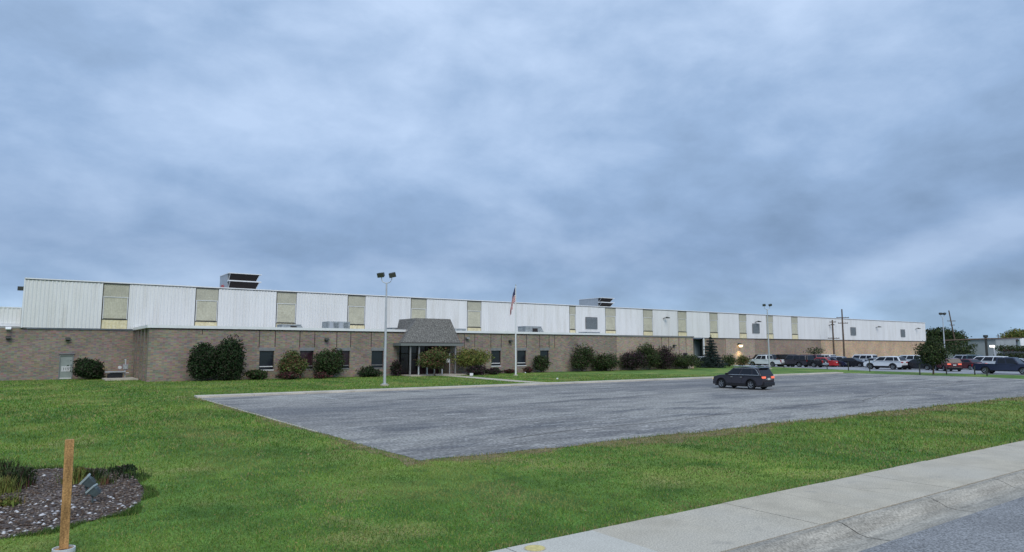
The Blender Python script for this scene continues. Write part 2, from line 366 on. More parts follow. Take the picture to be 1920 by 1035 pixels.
# worn dry verge along the front and left edges of the lot
M['worn'] = mat('worn_verge_soil', (.20, .165, .085), .95, vary=.3, scale=2.5, speck=.5, sscale=22, bump=.3, big=[(1.1, (.12, .15, .035), .45, .62)])
fr_ = [(x, LOT_Y0-.62-.40*math.sin(x*.45)-.28*math.sin(x*1.3+1)-.2*math.sin(x*2.9)-rng.uniform(0, .2)) for x in np.arange(LOT_X0-.6, 77, .3)]
sheet('worn_verge', M['worn'], [fr_+[(77, LOT_Y0+.6), (LOT_X0-.3, LOT_Y0+.6)]], 0.005)
lf_ = [(LOT_X0-.22-.16*math.sin(y*.8)-rng.uniform(0, .12), y) for y in np.arange(LOT_Y0, LOT_Y1, .5)]
sheet('worn_side_verge', M['worn'], [[(LOT_X0+.3, LOT_Y1), (LOT_X0+.3, LOT_Y0)][::-1]+lf_[::-1]], 0.006)
# back kerb
b = MB()
xs = np.arange(LOT_X0-.1, 75.2, 3.05)
for i, x in enumerate(xs):
    x1 = min(x+3.03, 75.2)
    b.hull8([(x, LOT_Y1, -.05), (x1, LOT_Y1, -.05), (x1, LOT_Y1+.95, -.05), (x, LOT_Y1+.95, -.05),
             (x, LOT_Y1+.03, .10), (x1, LOT_Y1+.03, .10), (x1, LOT_Y1+.95, .12), (x, LOT_Y1+.95, .12)])
tag(b.build('parking_kerb', M['curb']), kind='structure')
# thin concrete lip along the left edge of the lot
b = MB()
for y in np.arange(22, LOT_Y1-1, 2.6): b.box(LOT_X0-.10, LOT_X0-.02, y, y+2.5, -.02, .035+random.random()*.01)
tag(b.build('lot_edge_strip', M['curb']), kind='structure')
# worn bay lines on the lot
b = MB()
for (x0, x1, y, w) in ((27, 33, 33.4, .10), (29, 34.5, 35.2, .10), (50, 66, 27.6, .13), (47, 60, 21.8, .10), (40, 56, 36.5, .10), (20, 26, 30.5, .08), (34, 46, 24.6, .09), (14, 19, 21.4, .07), (15, 23, 19.2, .07)):
    b.poly([(x0, y, .018), (x1, y, .018), (x1, y+w, .018), (x0, y+w, .018)])
for y0 in (35.6,):
    for x in np.arange(11, 74, 2.75):
        if math.sin(x*3.3) < -.2: continue
        b.poly([(x, y0, .018), (x+.09, y0, .018), (x+.09, y0+5.1, .018), (x, y0+5.1, .018)])
tag(b.build('parking_lines', M['paint'], fix=False), kind='structure')
b = MB(); rr_ = random.Random(5)
for (x0_, y0_, dx_, dy_, n_) in ((12, 17, 1.4, .12, 26), (20, 27.5, 1.6, .05, 24), (16, 38, 1.5, -.22, 22), (34, 18, 1.2, .3, 30), (26, 22, .25, 1.1, 12), (45, 20, .3, 1.2, 14), (30, 38.5, 1.6, -.05, 24)):
    xa, ya = x0_, y0_
    for i in range(n_):
        xb, yb = xa+dx_*rr_.uniform(.6, 1.3)+rr_.uniform(-.15, .15), ya+dy_*rr_.uniform(.3, 1.6)+rr_.uniform(-.16, .16)
        if yb > LOT_Y1-.4 or yb < LOT_Y0+.3: break
        w_ = rr_.uniform(.018, .04)
        b.poly([(xa, ya-w_, .0165), (xb, yb-w_, .0165), (xb+.01, yb+w_, .0165), (xa+.01, ya+w_, .0165)]); xa, ya = xb, yb
tag(b.build('asphalt_cracks', M['crack'], fix=False), kind='structure')
# far lot
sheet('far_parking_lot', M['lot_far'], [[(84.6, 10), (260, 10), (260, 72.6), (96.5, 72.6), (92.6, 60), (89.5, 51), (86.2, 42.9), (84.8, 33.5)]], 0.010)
# sidewalk, rolled kerb, gutter, road
b = MB()
js = [-26.0+1.52*k for k in range(0, 72)]
js = [x for x in js]
jo = 7.0-round((7.0+26)/1.52)*1.52+26
b2 = MB()
xq = 7.0-1.55*20
k = 0
while xq < 70:
    x1 = xq+1.55
    tgt = b2 if x1 <= 7.02 else b
    tgt.box(xq+.005, x1-.005, SW0+.032, SW1+rng.normal(0, .012), -.25, .022+rng.normal(0, .002))
    xq = x1; k += 1
tag(b.build('sidewalk', M['concrete']), kind='structure')
tag(b2.build('new_sidewalk', M['concrete_new']), kind='structure')
box('sidewalk_base', M['crack'], None, -25, 72, SW0, SW1-.05, -.3, .006)['kind'] = 'structure'
prof = [(SW0, .020), (SW0-.10, .015), (SW0-.22, -.03), (SW0-.36, -.095), (SW0-.5, -.115), (GT, -.098)]
b = MB(); x = -26
rows = []
nseg = 32
for i in range(nseg):
    xa = x+i*3.04; xb = xa+3.02
    for (ya, za), (yb, zb) in zip(prof, prof[1:]): b.poly([(xa, ya, za), (xb, ya, zb if False else za), (xb, yb, zb), (xa, yb, zb)])
o = b.build('kerb_and_gutter', M['gutter'], fix=False); o['kind'] = 'structure'
for p in o.data.polygons: p.use_smooth = True
sheet('gutter_bed', M['crack'], [[(-26, 4.5), (72, 4.5), (72, SW0+.05), (-26, SW0+.05)]], -0.14)
sheet('road', M['road'], [[(-80, -8), (200, -8), (200, GT), (-80, GT)]], -0.092)
sheet('far_verge', M['lawn'], [[(-120, -300), (300, -300), (300, -8), (-120, -8)]], -0.05)
# sidewalk cracks
b = MB()
for pts in ([(22.6, 7.8), (22.5, 7.5), (22.75, 7.15)], [(13.3, 7.0), (13.6, 6.8), (13.7, 6.65)], [(10.2, 5.6), (10.4, 5.35), (10.5, 5.15)], [(13.6, 5.55), (13.9, 5.3)]):
    for (xa, ya), (xb, yb) in zip(pts, pts[1:]):
        zc = .030 if min(ya, yb) > SW0 else -.09
        b.poly([(xa-.006, ya, zc), (xb-.006, yb, zc), (xb+.007, yb, zc), (xa+.007, ya, zc)])
tag(b.build('pavement_cracks', M['crack'], fix=False), kind='structure')
# entrance walk
pathc = [(35.3, 61.2), (35.1, 56.9), (34.2, 48.5), (33.95, 44.5), (34.3, 41.9)]
b = MB()
def smoothpath(p, n=8):
    o_ = []
    for i in range(len(p)-1):
        p0 = p[max(i-1, 0)]; p1 = p[i]; p2 = p[i+1]; p3 = p[min(i+2, len(p)-1)]
        for j in range(n):
            t = j/n
            o_.append(tuple(.5*((2*b_)+(-a_+c_)*t+(2*a_-5*b_+4*c_-d_)*t*t+(-a_+3*b_-3*c_+d_)*t**3) for a_, b_, c_, d_ in zip(p0, p1, p2, p3)))
    o_.append(p[-1]); return o_
sp = smoothpath(pathc)
for (xa, ya), (xb, yb) in zip(sp, sp[1:]):
    b.poly([(xa-.8, ya, .012), (xa+.8, ya, .012), (xb+.8, yb, .012), (xb-.8, yb, .012)])
tag(b.build('entrance_walk', M['concrete'], fix=False), kind='structure')
# apron by the entrance
box('entrance_apron', M['curb'], None, 31.2, 41.6, 61.0, 63.82, -.05, .10)['kind'] = 'structure'

# mulch bed
bedpx = [(0, 885), (80, 880), (150, 878), (210, 881), (252, 895), (272, 920), (262, 945), (225, 965), (150, 982), (70, 1000), (0, 1012)]
bedw = [G(*p) for p in bedpx]
bed = bedw + [(-2.0, 12.2), (-4.5, 13.0), (-5.5, 16), (-4, 19.5), (-2, 20)]
sheet('mulch_bed', M['mulch'], [bed[::-1]], 0.010)
def inside(P, poly):
    x, y = P[:, 0], P[:, 1]; r = np.zeros(len(P), bool); n = len(poly); j = n-1
    for i in range(n):
        xi, yi = poly[i]; xj, yj = poly[j]
        c = ((yi > y) != (yj > y)) & (x < (xj-xi)*(y-yi)/(yj-yi+1e-12)+xi); r ^= c; j = i
    return r
def stones(name, n, lo, hi, m, cond=None, kind='stuff', z=.012):
    P = np.c_[rng.uniform(-5, 2.4, n*3), rng.uniform(12, 20, n*3)]; P = P[inside(P, bed)]
    if cond is not None: P = P[cond(P)]
    P = P[:n]; vs = []; fs = []
    base = np.array([(1,0,0),(0,1,0),(-1,0,0),(0,-1,0),(0,0,1),(0,0,-1)], float)
    tri = np.array([(0,1,4),(1,2,4),(2,3,4),(3,0,4),(1,0,5),(2,1,5),(3,2,5),(0,3,5)])
    for i, p in enumerate(P):
        s = rng.uniform(lo, hi); a = rng.uniform(0, 6.28); q = base*np.array([s*rng.uniform(.6, 1.6), s, s*.5])*rng.uniform(.75, 1.2, (6, 1))
        c, sn = math.cos(a), math.sin(a); q = q@np.array([[c, sn, 0], [-sn, c, 0], [0, 0, 1]])
        vs.append(q+[p[0], p[1], z+s*.2]); fs.append(tri+6*i)
    o = soup(name, np.concatenate(vs), np.concatenate(fs), m)
    return o
tag(stones('mulch_chips', 9000, .012, .04, M['stones']), 'dark mulch chips and pebbles covering the planting bed', 'mulch', kind='stuff')
tag(stones('white_pebbles', 420, .018, .05, M['white_stones'], cond=lambda P: (P[:, 1] < 15.0-.35*np.abs(P[:, 0]-.3)) | (rng.uniform(0, 1, len(P)) < .06)),
    'pale stones scattered along the front rim of the mulch bed', 'pebbles', kind='stuff')

def litter(name, m, n, reg, lo, hi, z=.03):
    vs = []; fs = []
    for i in range(n):
        while True:
            x_ = rng.uniform(reg[0], reg[1]); y_ = rng.uniform(reg[2], reg[3])
            if not (x_ > LOT_X0 and y_ > LOT_Y0): break
        s_ = rng.uniform(lo, hi); a_ = rng.uniform(0, 6.28); q = np.array([(1, 0, .2), (0, .6, 0), (-1, 0, .25), (0, -.6, .05)])*s_
        c_, sn_ = math.cos(a_), math.sin(a_); q = q@np.array([[c_, sn_, 0], [-sn_, c_, 0], [0, 0, 1]]); vs.append(q+[x_, y_, z]); fs.append([4*i, 4*i+1, 4*i+2, 4*i+3])
    return soup(name, np.concatenate(vs), np.array(fs), m)
M['leaf_litter'] = mat('fallen_leaves', (.3, .2, .08), .9, island=[(.22, .12, .04), (.36, .24, .09), (.14, .08, .04), (.42, .34, .16)])
tag(litter('fallen_leaves', M['leaf_litter'], 900, (-6, 30, 8, 26), .012, .030, .04), 'scattered small brown fallen leaves on the lawn', 'leaves', kind='stuff')

# grass blades: density falls off with distance from the road side
def drycond(P):
    wv = .55*np.sin(P[:, 0]*.45)+.35*np.sin(P[:, 0]*1.3+1)+.3*np.sin(P[:, 0]*2.9)
    a_ = (P[:, 0] > LOT_X0-.5) & (P[:, 1] < LOT_Y0) & (P[:, 1] > LOT_Y0-1.15-wv) & (rng.uniform(0, 1, len(P)) < .8)
    b_ = (P[:, 0] < LOT_X0) & (P[:, 0] > LOT_X0-.5-.35*np.sin(P[:, 1]*.8)) & (P[:, 1] > LOT_Y0-.8) & (P[:, 1] < LOT_Y1) & (rng.uniform(0, 1, len(P)) < .4)
    st_ = np.sin((P[:, 0]*.94-P[:, 1]*.34)*5.2)*np.sin(P[:, 1]*.23+P[:, 0]*.11)
    e_ = (st_ > .55) & (rng.uniform(0, 1, len(P)) < .16)
    pt = np.sin(P[:, 0]*1.1+.7*np.sin(P[:, 1]*.9))*np.sin(P[:, 1]*.8+1.3*np.sin(P[:, 0]*.5))
    c_ = (pt > .72) & (rng.uniform(0, 1, len(P)) < .35)
    d_ = (np.abs(P[:, 1]-SW1) < .25) & (rng.uniform(0, 1, len(P)) < .35)
    return a_ | b_ | c_ | d_ | e_
def grass(n, rmin, rmax, cond=None, mat_='grass', keep_h=1.0, name='grass'):
    a = rng.uniform(R(10), R(110), n); r = np.exp(rng.uniform(math.log(rmin), math.log(rmax), n))
    x = r*np.cos(a); y = r*np.sin(a); P = np.c_[x, y]
    ok = (y > SW1+.0)
    ok &= ~((x > LOT_X0+.02) & (y > LOT_Y0+.08*np.sin(x*.9)+.03) & (y < LOT_Y1+.98) & (x < 77))
    ok &= ~((x > 76) & (y < 24)); ok &= ~(x > 82)
    bx = P.copy(); bx = (bx-np.array([-1.5, 16]))*1.0+np.array([-1.5, 16])
    ok &= ~inside(bx, bed); ok &= ~((y > 63.7) & (x > 8))
    ok &= (y < 73.3)
    path = np.array(sp); dm = np.min(np.hypot(P[:, None, 0]-path[None, ::2, 0], (P[:, None, 1]-path[None, ::2, 1])*.6), 1)
    ok &= ~((dm < .85) & (y > 40)); ok &= ~((x > 31) & (x < 41.7) & (y > 60.9))
    if cond is not None: ok &= cond(P)
    else: ok &= ~(drycond(P) & (rng.uniform(0, 1, n) < .85))
    P = P[ok]; r = r[ok]; n = len(P)
    h = rng.uniform(.022, .06, n)*np.clip(r/18, .8, 1.6); w = .0045*np.clip(r/9, 1, 6)
    # longer fringe beside pavement and bed
    fr = (np.abs(P[:, 1]-SW1) < .12) | (np.abs(P[:, 1]-LOT_Y0) < .1)
    h[fr] *= 1.5
    h *= keep_h
    t = rng.uniform(0, 6.283, n); lx = rng.normal(0, .5, n)*h; ly = rng.normal(0, .5, n)*h
    v = np.zeros((n, 3, 3)); dx = np.cos(t)*w; dy = np.sin(t)*w
    v[:, 0] = np.c_[P[:, 0]-dx, P[:, 1]-dy, np.full(n, -.005)]; v[:, 1] = np.c_[P[:, 0]+dx, P[:, 1]+dy, np.full(n, -.005)]
    v[:, 2] = np.c_[P[:, 0]+lx, P[:, 1]+ly, h]
    f = np.arange(n*3).reshape(n, 3)
    return soup(name, v.reshape(-1, 3), f, M[mat_])
tag(grass(620000, 8.0, 75), 'short green lawn grass with yellowish worn patches', 'grass', kind='stuff')
M['rimgrass'] = mat('rim_grass_blades', (.05, .1, .02), .8, island=[(.02, .05, .01), (.05, .12, .016), (.09, .17, .03), (.14, .13, .05)])
M['dry'] = mat('dry_grass_blades', (.3, .24, .12), .85, vary=.2, scale=2, island=[(.22, .17, .075), (.36, .27, .13), (.17, .20, .05), (.42, .33, .19)])
ring = lambda P: inside(np.array([-1.5, 16])+(P-np.array([-1.5, 16]))/(1.0+.035*(1+np.sin(P[:, :1]*4+P[:, 1:]*3))), bed)
tag(grass(900000, 9.0, 22, ring, 'rimgrass', 1.9, 'rim_grass'), 'longer darker grass around the rim of the mulch bed', 'grass', kind='stuff')
tag(grass(620000, 8.0, 75, drycond, 'dry', 1.0, 'dry_grass'), 'tan dry grass fringing the parking lot and sidewalk', 'grass', kind='stuff')

# ------------------------------------------------------------------ buildings
def wall_x(name, m, parent, x0, x1, z0, z1, y, th, holes=(), kind=None):
    """wall facing -Y between x0..x1, z0..z1, with rectangular holes (xa,xb,za,zb) and real reveals"""
    b = MB(); xs = sorted({x0, x1, *[h[0] for h in holes], *[h[1] for h in holes]}); zs = sorted({z0, z1, *[h[2] for h in holes], *[h[3] for h in holes]})
    def solid(xa, xb, za, zb):
        cx, cz = (xa+xb)/2, (za+zb)/2
        return not any(h[0] < cx < h[1] and h[2] < cz < h[3] for h in holes)
    for xa, xb in zip(xs, xs[1:]):
        for za, zb in zip(zs, zs[1:]):
            if solid(xa, xb, za, zb):
                b.poly([(xa, y, za), (xb, y, za), (xb, y, zb), (xa, y, zb)])
                b.poly([(xa, y+th, za), (xa, y+th, zb), (xb, y+th, zb), (xb, y+th, za)])
    for (xa, xb, za, zb) in list(holes)+[(x0, x1, z0, z1)]:
        b.poly([(xa, y, za), (xa, y+th, za), (xa, y+th, zb), (xa, y, zb)]); b.poly([(xb, y, za), (xb, y, zb), (xb, y+th, zb), (xb, y+th, za)])
        if za > z0 or (xa, xb) == (x0, x1): b.poly([(xa, y, za), (xb, y, za), (xb, y+th, za), (xa, y+th, za)])
        b.poly([(xa, y, zb), (xa, y+th, zb), (xb, y+th, zb), (xb, y, zb)])
    bmesh.ops.remove_doubles(b.bm, verts=b.bm.verts[:], dist=1e-5)
    return b.build(name, m, parent, fix=False)

def corrugated(name, m, parent, x0, x1, z0, z1, y, pitch=.305, depth=.045):
    """trapezoidal ribbed sheet, ribs stand towards -Y"""
    b = MB(); n = max(1, round((x1-x0)/pitch)); p = (x1-x0)/n; line = []
    for i in range(n):
        a = x0+i*p; line += [(a, y), (a+.40*p, y), (a+.52*p, y-depth), (a+.86*p, y-depth), (a+.98*p, y)]
    line.append((x1, y))
    lo = [b.bm.verts.new((x, yy, z0)) for x, yy in line]; hi = [b.bm.verts.new((x, yy, z1)) for x, yy in line]
    for i in range(len(line)-1): b.bm.faces.new((lo[i], lo[i+1], hi[i+1], hi[i]))
    return b.build(name, m, parent, fix=False)

# ---- factory hall
FY = 73.5
fac = thing('factory_building', 'very long white ribbed metal factory hall above a brick base with tall yellowish panels', 'factory', (0, FY, 0))
def rel(o):      # children were built in world coordinates
    return o
FX0, FX1, ZC, ZT = -.55, 172.5, 4.62, 8.92
fo = bpy.data.objects  # noqa
def Fb(name, m, *a, parent=fac, **k):      # box in hall coordinates (y relative to the facade)
    return box(name, m, parent, *a, **k)
segs = []
panels = [5.4+8.0*k for k in range(15)]; panels[6] = None
prs = []
for k, p in enumerate(panels):
    if p is None: continue
    if k == 7: prs.append((62.45, 63.62))
    else: prs.append((p, p+2.14))
x = FX0
for a, c in prs+[(FX1, None)]:
    # split long stretches where sheets meet
    corrugated('cladding', M['clad'], fac, x, a, ZC, ZT-.06, 0.0); x = c
for i, (a, c) in enumerate(prs):
    pn = corrugated('translucent_panel', M['fibre'], fac, a+.03, c-.03, 7.62, ZT-.10, .03, pitch=.15, depth=.03)
    corrugated('lower_pane', M['fibre_lo'], pn, a+.12, c-.12, 5.58, 7.56, .05, pitch=.15, depth=.02)
    corrugated('sill_strip', M['fibre_strip'], pn, a+.02, c-.02, ZC, 5.46, .02, pitch=.3, depth=.02)
    b = MB(); b.box(a+.04, c-.04, -.02, .03, 7.57, 7.62); b.box(a+.06, a+.11, -.02, .05, 5.53, 7.57); b.box(c-.11, c-.06, -.02, .05, 5.53, 7.57)
    b.build('frame', M['trim'], pn)
    b = MB(); b.box(a+.03, c-.03, -.03, .06, 5.46, 5.53); b.box(a-.035, a+.025, -.05, .08, ZC, ZT-.12); b.box(a, c, -.06, .0, ZT-.12, ZT-.06)
    b.build('seal', M['darkline'], pn)
Fb('backing_wall', M['darkline'], FX0+.02, FX1-.02, .10, .3, ZC+.02, ZT-.02)
b = MB(); b.box(FX0-.08, FX1+.1, -.10, .30, ZT, ZT+.10); b.build('roof_edge', M['trim'], fac)
Fb('eave_shadow_strip', M['darkline'], FX0-.04, FX1+.06, -.075, .09, ZT-.055, ZT-.003)  # dark strip painting the shadow line beneath the roof edge
Fb('corner_trim', M['trim'], FX0-.10, FX0+.02, -.07, .25, ZC-.02, ZT-.06)
Fb('cladding_shadow_strip', M['darkline'], FX0, FX1, -.02, .14, ZC-.09, ZC-.005)  # shadow under the cladding overhang, put in as a dark strip
Fb('roof', M['roof'], FX0, FX1, .32, 62, ZT-.6, ZT-.02)
Fb('side_wall', M['clad'], FX0-.02, FX0+.15, .32, 62, ZC, ZT)
Fb('end_wall', M['brick_far'], FX1-.3, FX1-.02, .32, 62, 0, ZT-.62)
wall_x('base_wall', M['brick'], fac, -60, 8.1, 0, ZC-.1, .12, .3, holes=((2.36, 3.44, 0, 2.2),))
wall_x('base_wall', M['brick'], fac, 8.1, 89.1, 0, ZC-.1, .14, .3)
wall_x('base_wall', M['brick_far'], fac, 91.8, 97.6, 0, ZC-.1, .12, .3)
wall_x('base_wall', M['brick_light'], fac, 97.6, 105.8, 0, ZC-.1, .06, .3)
wall_x('base_wall', M['brick_far'], fac, 105.8, 127.5, 0, ZC-.1, .12, .3)
wall_x('base_wall', M['brick_peach'], fac, 127.5, 172.4, 0, ZC-.1, .10, .3)
# loading recess beside the office wing
Fb('loading_recess', M['recess'], 86.0, 95.0, 1.85, 2.0, 0, ZC-.1)
Fb('recess_ceiling', M['black'], 86.0, 95.0, .3, 1.84, ZC-.3, ZC-.12)
Fb('corner_post', M['trim'], 91.6, 91.85, -.05, .11, 0, ZC-.1)
b = MB()
for xx in (89.6, 90.3, 91.0): b.box(xx, xx+.1, 1.4, 1.55, 0, 4.3)
b.build('dock_frame', M['header'], fac)
# left low annex
corrugated('annex_cladding', M['clad'], fac, -60, FX0-.12, 4.95, 6.35, .95)
b = MB(); b.box(-60, FX0-.12, .88, 1.2, 6.35, 6.43); b.build('annex_roof_edge', M['trim'], fac)
Fb('annex_base_trim', M['trim'], -60, FX0-.12, .70, 1.1, 4.70, 4.93)
Fb('annex_ledge', M['roof'], -60, FX0-.12, .1, .7, ZC-.08, ZC+.02)
Fb('annex_roof', M['roof'], -60, FX0-.12, 1.2, 62, 5.9, 6.3)
for xa, xb, za, zb in ((65.5, 67.65, 5.65, 7.3), (105.2, 107.1, 5.56, 7.25), (138.6, 140.5, 5.57, 7.2), (160.2, 162, 5.46, 7.12)):
    b = MB(); b.box(xa, xb, -.10, -.05, za, zb); o = b.build('louver_vent', M['louver'], fac)
    b = MB(); n = 9
    for i in range(n):
        z = za+.06+(zb-za-.12)*i/n; b.hull8([(xa+.05, -.16, z), (xb-.05, -.16, z), (xb-.05, -.10, z+.02), (xa+.05, -.10, z+.02), (xa+.05, -.16, z+.03), (xb-.05, -.16, z+.03), (xb-.05, -.10, z+.13), (xa+.05, -.10, z+.13)])
    b.build('blade', M['louver'], o)
    b = MB(); b.box(xa-.05, xa, -.17, -.05, za, zb); b.box(xb, xb+.05, -.17, -.05, za, zb); b.box(xa-.05, xb+.05, -.17, -.05, zb, zb+.05); b.build('frame', M['header'], o)
def wall_light(parent, x, y, z, m='lamp_dark', side=0, lit=None, sc=1.0):
    b = MB(); b.box(x-.16*sc, x+.16*sc, y-.14*sc, y, z-.13*sc, z+.13*sc)
    b.hull8([(x-.2*sc, y-.46*sc, z-.06*sc), (x+.2*sc, y-.46*sc, z-.06*sc), (x+.2*sc, y-.14*sc, z-.04*sc), (x-.2*sc, y-.14*sc, z-.04*sc),
             (x-.2*sc, y-.40*sc, z+.06*sc), (x+.2*sc, y-.40*sc, z+.06*sc), (x+.2*sc, y-.14*sc, z+.15*sc), (x-.2*sc, y-.14*sc, z+.15*sc)])
    o = b.build('wall_light', M[m], parent)
    if lit:
        b = MB(); b.hull8([(x-.13*sc, y-.40*sc, z-.30*sc), (x+.13*sc, y-.40*sc, z-.30*sc), (x+.13*sc, y-.2*sc, z-.30*sc), (x-.13*sc, y-.2*sc, z-.30*sc),
                 (x-.19*sc, y-.48*sc, z-.07*sc), (x+.19*sc, y-.48*sc, z-.07*sc), (x+.19*sc, y-.16*sc, z-.07*sc), (x-.19*sc, y-.16*sc, z-.07*sc)])
        b.build('lit_lens', M[lit], o)
        pl = bpy.data.lights.new('wall_lamp_glow', 'SPOT'); pl.energy = 300; pl.color = (1, .70, .36); pl.shadow_soft_size = .15; pl.spot_size = R(120); pl.spot_blend = .8
        po = bpy.data.objects.new('wall_lamp_glow', pl); COL.objects.link(po); po.parent = o; po.location = (x, y-.6, z-.5)
        po.rotation_euler = (R(-8), 0, 0)
    return o
for xx, zz_ in ((82.2, 7.68), (106.3, 7.65), (130.7, 7.59), (149.4, 7.52), (167.7, 7.5)):
    b = MB(); b.tube([(xx-.3, -.05, zz_-.15), (xx-.2, -.3, zz_-.04), (xx, -.5, zz_+.0)], .06); b.hull8([(xx-.12, -1.0, zz_-.10), (xx+.28, -1.0, zz_-.10), (xx+.28, -.4, zz_-.10), (xx-.12, -.4, zz_-.10),
        (xx-.08, -.92, zz_+.06), (xx+.24, -.92, zz_+.06), (xx+.24, -.45, zz_+.16), (xx-.08, -.45, zz_+.16)]); b.build('wall_light', M['lamp_dark'], fac)
wall_light(fac, 101.1, .05, 3.55, lit='lamp_lit', sc=1.5)
wall_light(fac, 2.9, .11, 3.62); wall_light(fac, -1.45, .11, 3.7); wall_light(fac, -1.5, .11, 4.5, m='trim')
b = MB(); b.box(FX0-.55, FX0-.1, 1.0, 1.4, 7.95, 8.3); b.box(FX0-.12, FX0, 1.1, 1.3, 8.2, 8.35); b.build('wall_light', M['lamp_dark'], fac)
# side door with its number sign
b = MB(); b.box(2.36, 2.42, .05, .30, 0, 2.2); b.box(3.38, 3.44, .05, .30, 0, 2.2); b.box(2.42, 3.38, .05, .30, 2.14, 2.2); b.box(2.3, 3.5, .0, .1, 2.26, 2.34)
dfr = b.build('door_frame', M['header'], fac)
dr = Fb('door', M['doorp'], 2.43, 3.37, .16, .21, .02, 2.13)
box('kick_plate', M['pvc'], dr, 2.45, 3.35, .14, .158, .03, .16)
box('sign_board', M['pvc'], dr, 2.56, 3.24, .12, .158, .70, 1.18)
box('handle', M['chrome'], dr, 3.24, 3.3, .09, .158, 1.25, 1.4)
def text(name, s, size, m, parent, loc, rot):
    c = bpy.data.curves.new('tmp', 'FONT'); c.body = s; c.size = size; c.extrude = .004; c.align_x = 'CENTER'; c.align_y = 'CENTER'
    to = bpy.data.objects.new('tmp', c); COL.objects.link(to)
    me = bpy.data.meshes.new_from_object(to.evaluated_get(bpy.context.evaluated_depsgraph_get()))
    bpy.data.objects.remove(to); bpy.data.curves.remove(c); me.name = name
    o = link(name, me, m, parent); o.location = loc; o.rotation_euler = rot; return o
text('sign_number', '115', .34, M['lamp_dark'], dr, (2.9, .112, .93), (R(90), 0, 0))

# ---- office wing
WY = 63.9; WX0, WX1, WXM = 8.2, 77.4, 62.3; WZ = 4.5
off = thing('office_building', 'long low brown brick office wing with white coping in front of the factory', 'office building', (0, WY, 0))
wx = [17.25, 20.97, 24.6, 28.2, 42.7, 46.3, 49.7]
holes = [(a, a+1.3, .85, 2.55) for a in wx]
ENT = (31.0, 37.3)
wall_x('wall', M['brick'], off, WX0, WXM, 0, WZ, 0, .3, holes=holes+[(ENT[0], ENT[1], 0, 3.1)])
wl = wall_x('wall', M['brick_light'], off, WXM, WX1, 0, WZ-.12, -.02, .3); wl['label'] = 'lighter tan brick end section'
for i, a in enumerate(wx):
    win = box('window', M['glass_tint'] if i in (1, 2) else M['glass'], off, a+.04, a+1.26, .16, .19, 1.17, 2.52)
    b = MB()
    b.box(a, a+.05, .08, .24, .85, 2.55); b.box(a+1.25, a+1.3, .08, .24, .85, 2.55); b.box(a+.05, a+1.25, .08, .24, 2.51, 2.55)
    b.build('frame', M['joint'], win)
    b = MB(); b.box(a+.05, a+1.25, .05, .24, 1.09, 1.16); b.box(a-.02, a+1.32, -.05, -.002, .76, .848); b.build('sill', M['header' if i in (1, 2, 3, 6) else 'trim'], win)
    box('pane', M['glass'], win, a+.05, a+1.25, .16, .19, .87, 1.08)
    b = MB(); b.box(a-.06, a+1.36, -.035, .02, 2.56, 2.86); b.build('window_header', M['header'], off)
    for xj in (a-.10, a+1.33): box('wall_joint', M['joint'], off, xj, xj+.07, -.012, .05, 2.9, WZ-.02)
for a in (12.3, 39.1, 40.45, 51.9): box('wall_joint', M['joint'], off, a, a+.06, -.012, .05, 2.9 if a > 13 else 4.0, WZ-.02)
for a in (70.8, 72.2, 74.3, 75.8): box('wall_joint', M['joint'], off, a, a+.07, -.034, .0, 1.2, WZ-.14)
box('glazed_door', M['glass_tint'], off, 75.2, 76.1, -.04, -.022, 0, 2.2)
# coping and the dark shade strip below it
b = MB(); b.box(WX0-.18, WXM, -.16, .35, WZ, WZ+.24); b.build('coping', M['trim'], off)
b = MB(); b.box(WXM+.002, WX1+.1, -.12, .35, WZ-.12, WZ+.06); b.build('coping', M['header'], off)
b = MB(); b.box(WX0-.18, WX0+.45, .352, 9.5, WZ, WZ+.24); b.build('coping', M['trim'], off)
b = MB(); b.box(WX0, WXM, -.10, .0-.004, WZ-.07, WZ-.002); b.build('coping_shadow_strip', M['joint'], off)  # shade below the coping, built as a dark strip
box('roof', M['roof'], off, WX0+.46, WX1, .36, 9.4, WZ-.3, WZ+.05)
box('end_wall', M['brick_light'], off, WX1-.3, WX1-.01, .3, 9.45, 0, WZ-.14)
# finned side wall facing the lawn
SWX = WX0
b = MB(); b.box(SWX+.45, SWX+.7, .32, 9.45, 0, WZ-.02); b.build('side_wall', M['brick'], off)
b = MB()
for k, y0 in enumerate((.302, 2.6, 4.7, 6.9)):
    b.box(SWX+.02, SWX+.45, y0, y0+.9, 0, WZ-.02)
b.build('brick_pier', M['brick'], off)
b = MB()
for y0 in (1.22, 3.52, 5.62): b.box(SWX+.40, SWX+.448, y0, y0+.5, .3, WZ-.05)
b.build('slot_window', M['glass'], off)
b = MB(); b.box(SWX+.02, SWX+.4, 8.4, 9.45, 0, WZ-.02); b.build('brick_pier', M['brick'], off)
wall_light(off, 22.75+.7, 0, 3.62); wall_light(off, 45.25, 0, 3.62); wall_light(off, 73.2, -.02, 3.2)
wall_light(off, 39.4, 0, 3.9, m='header')
# steps / concrete pad at the wing corner
box('pad', M['curb'], off, 5.6, 8.1, 4.2, 8.9, 0, .12)

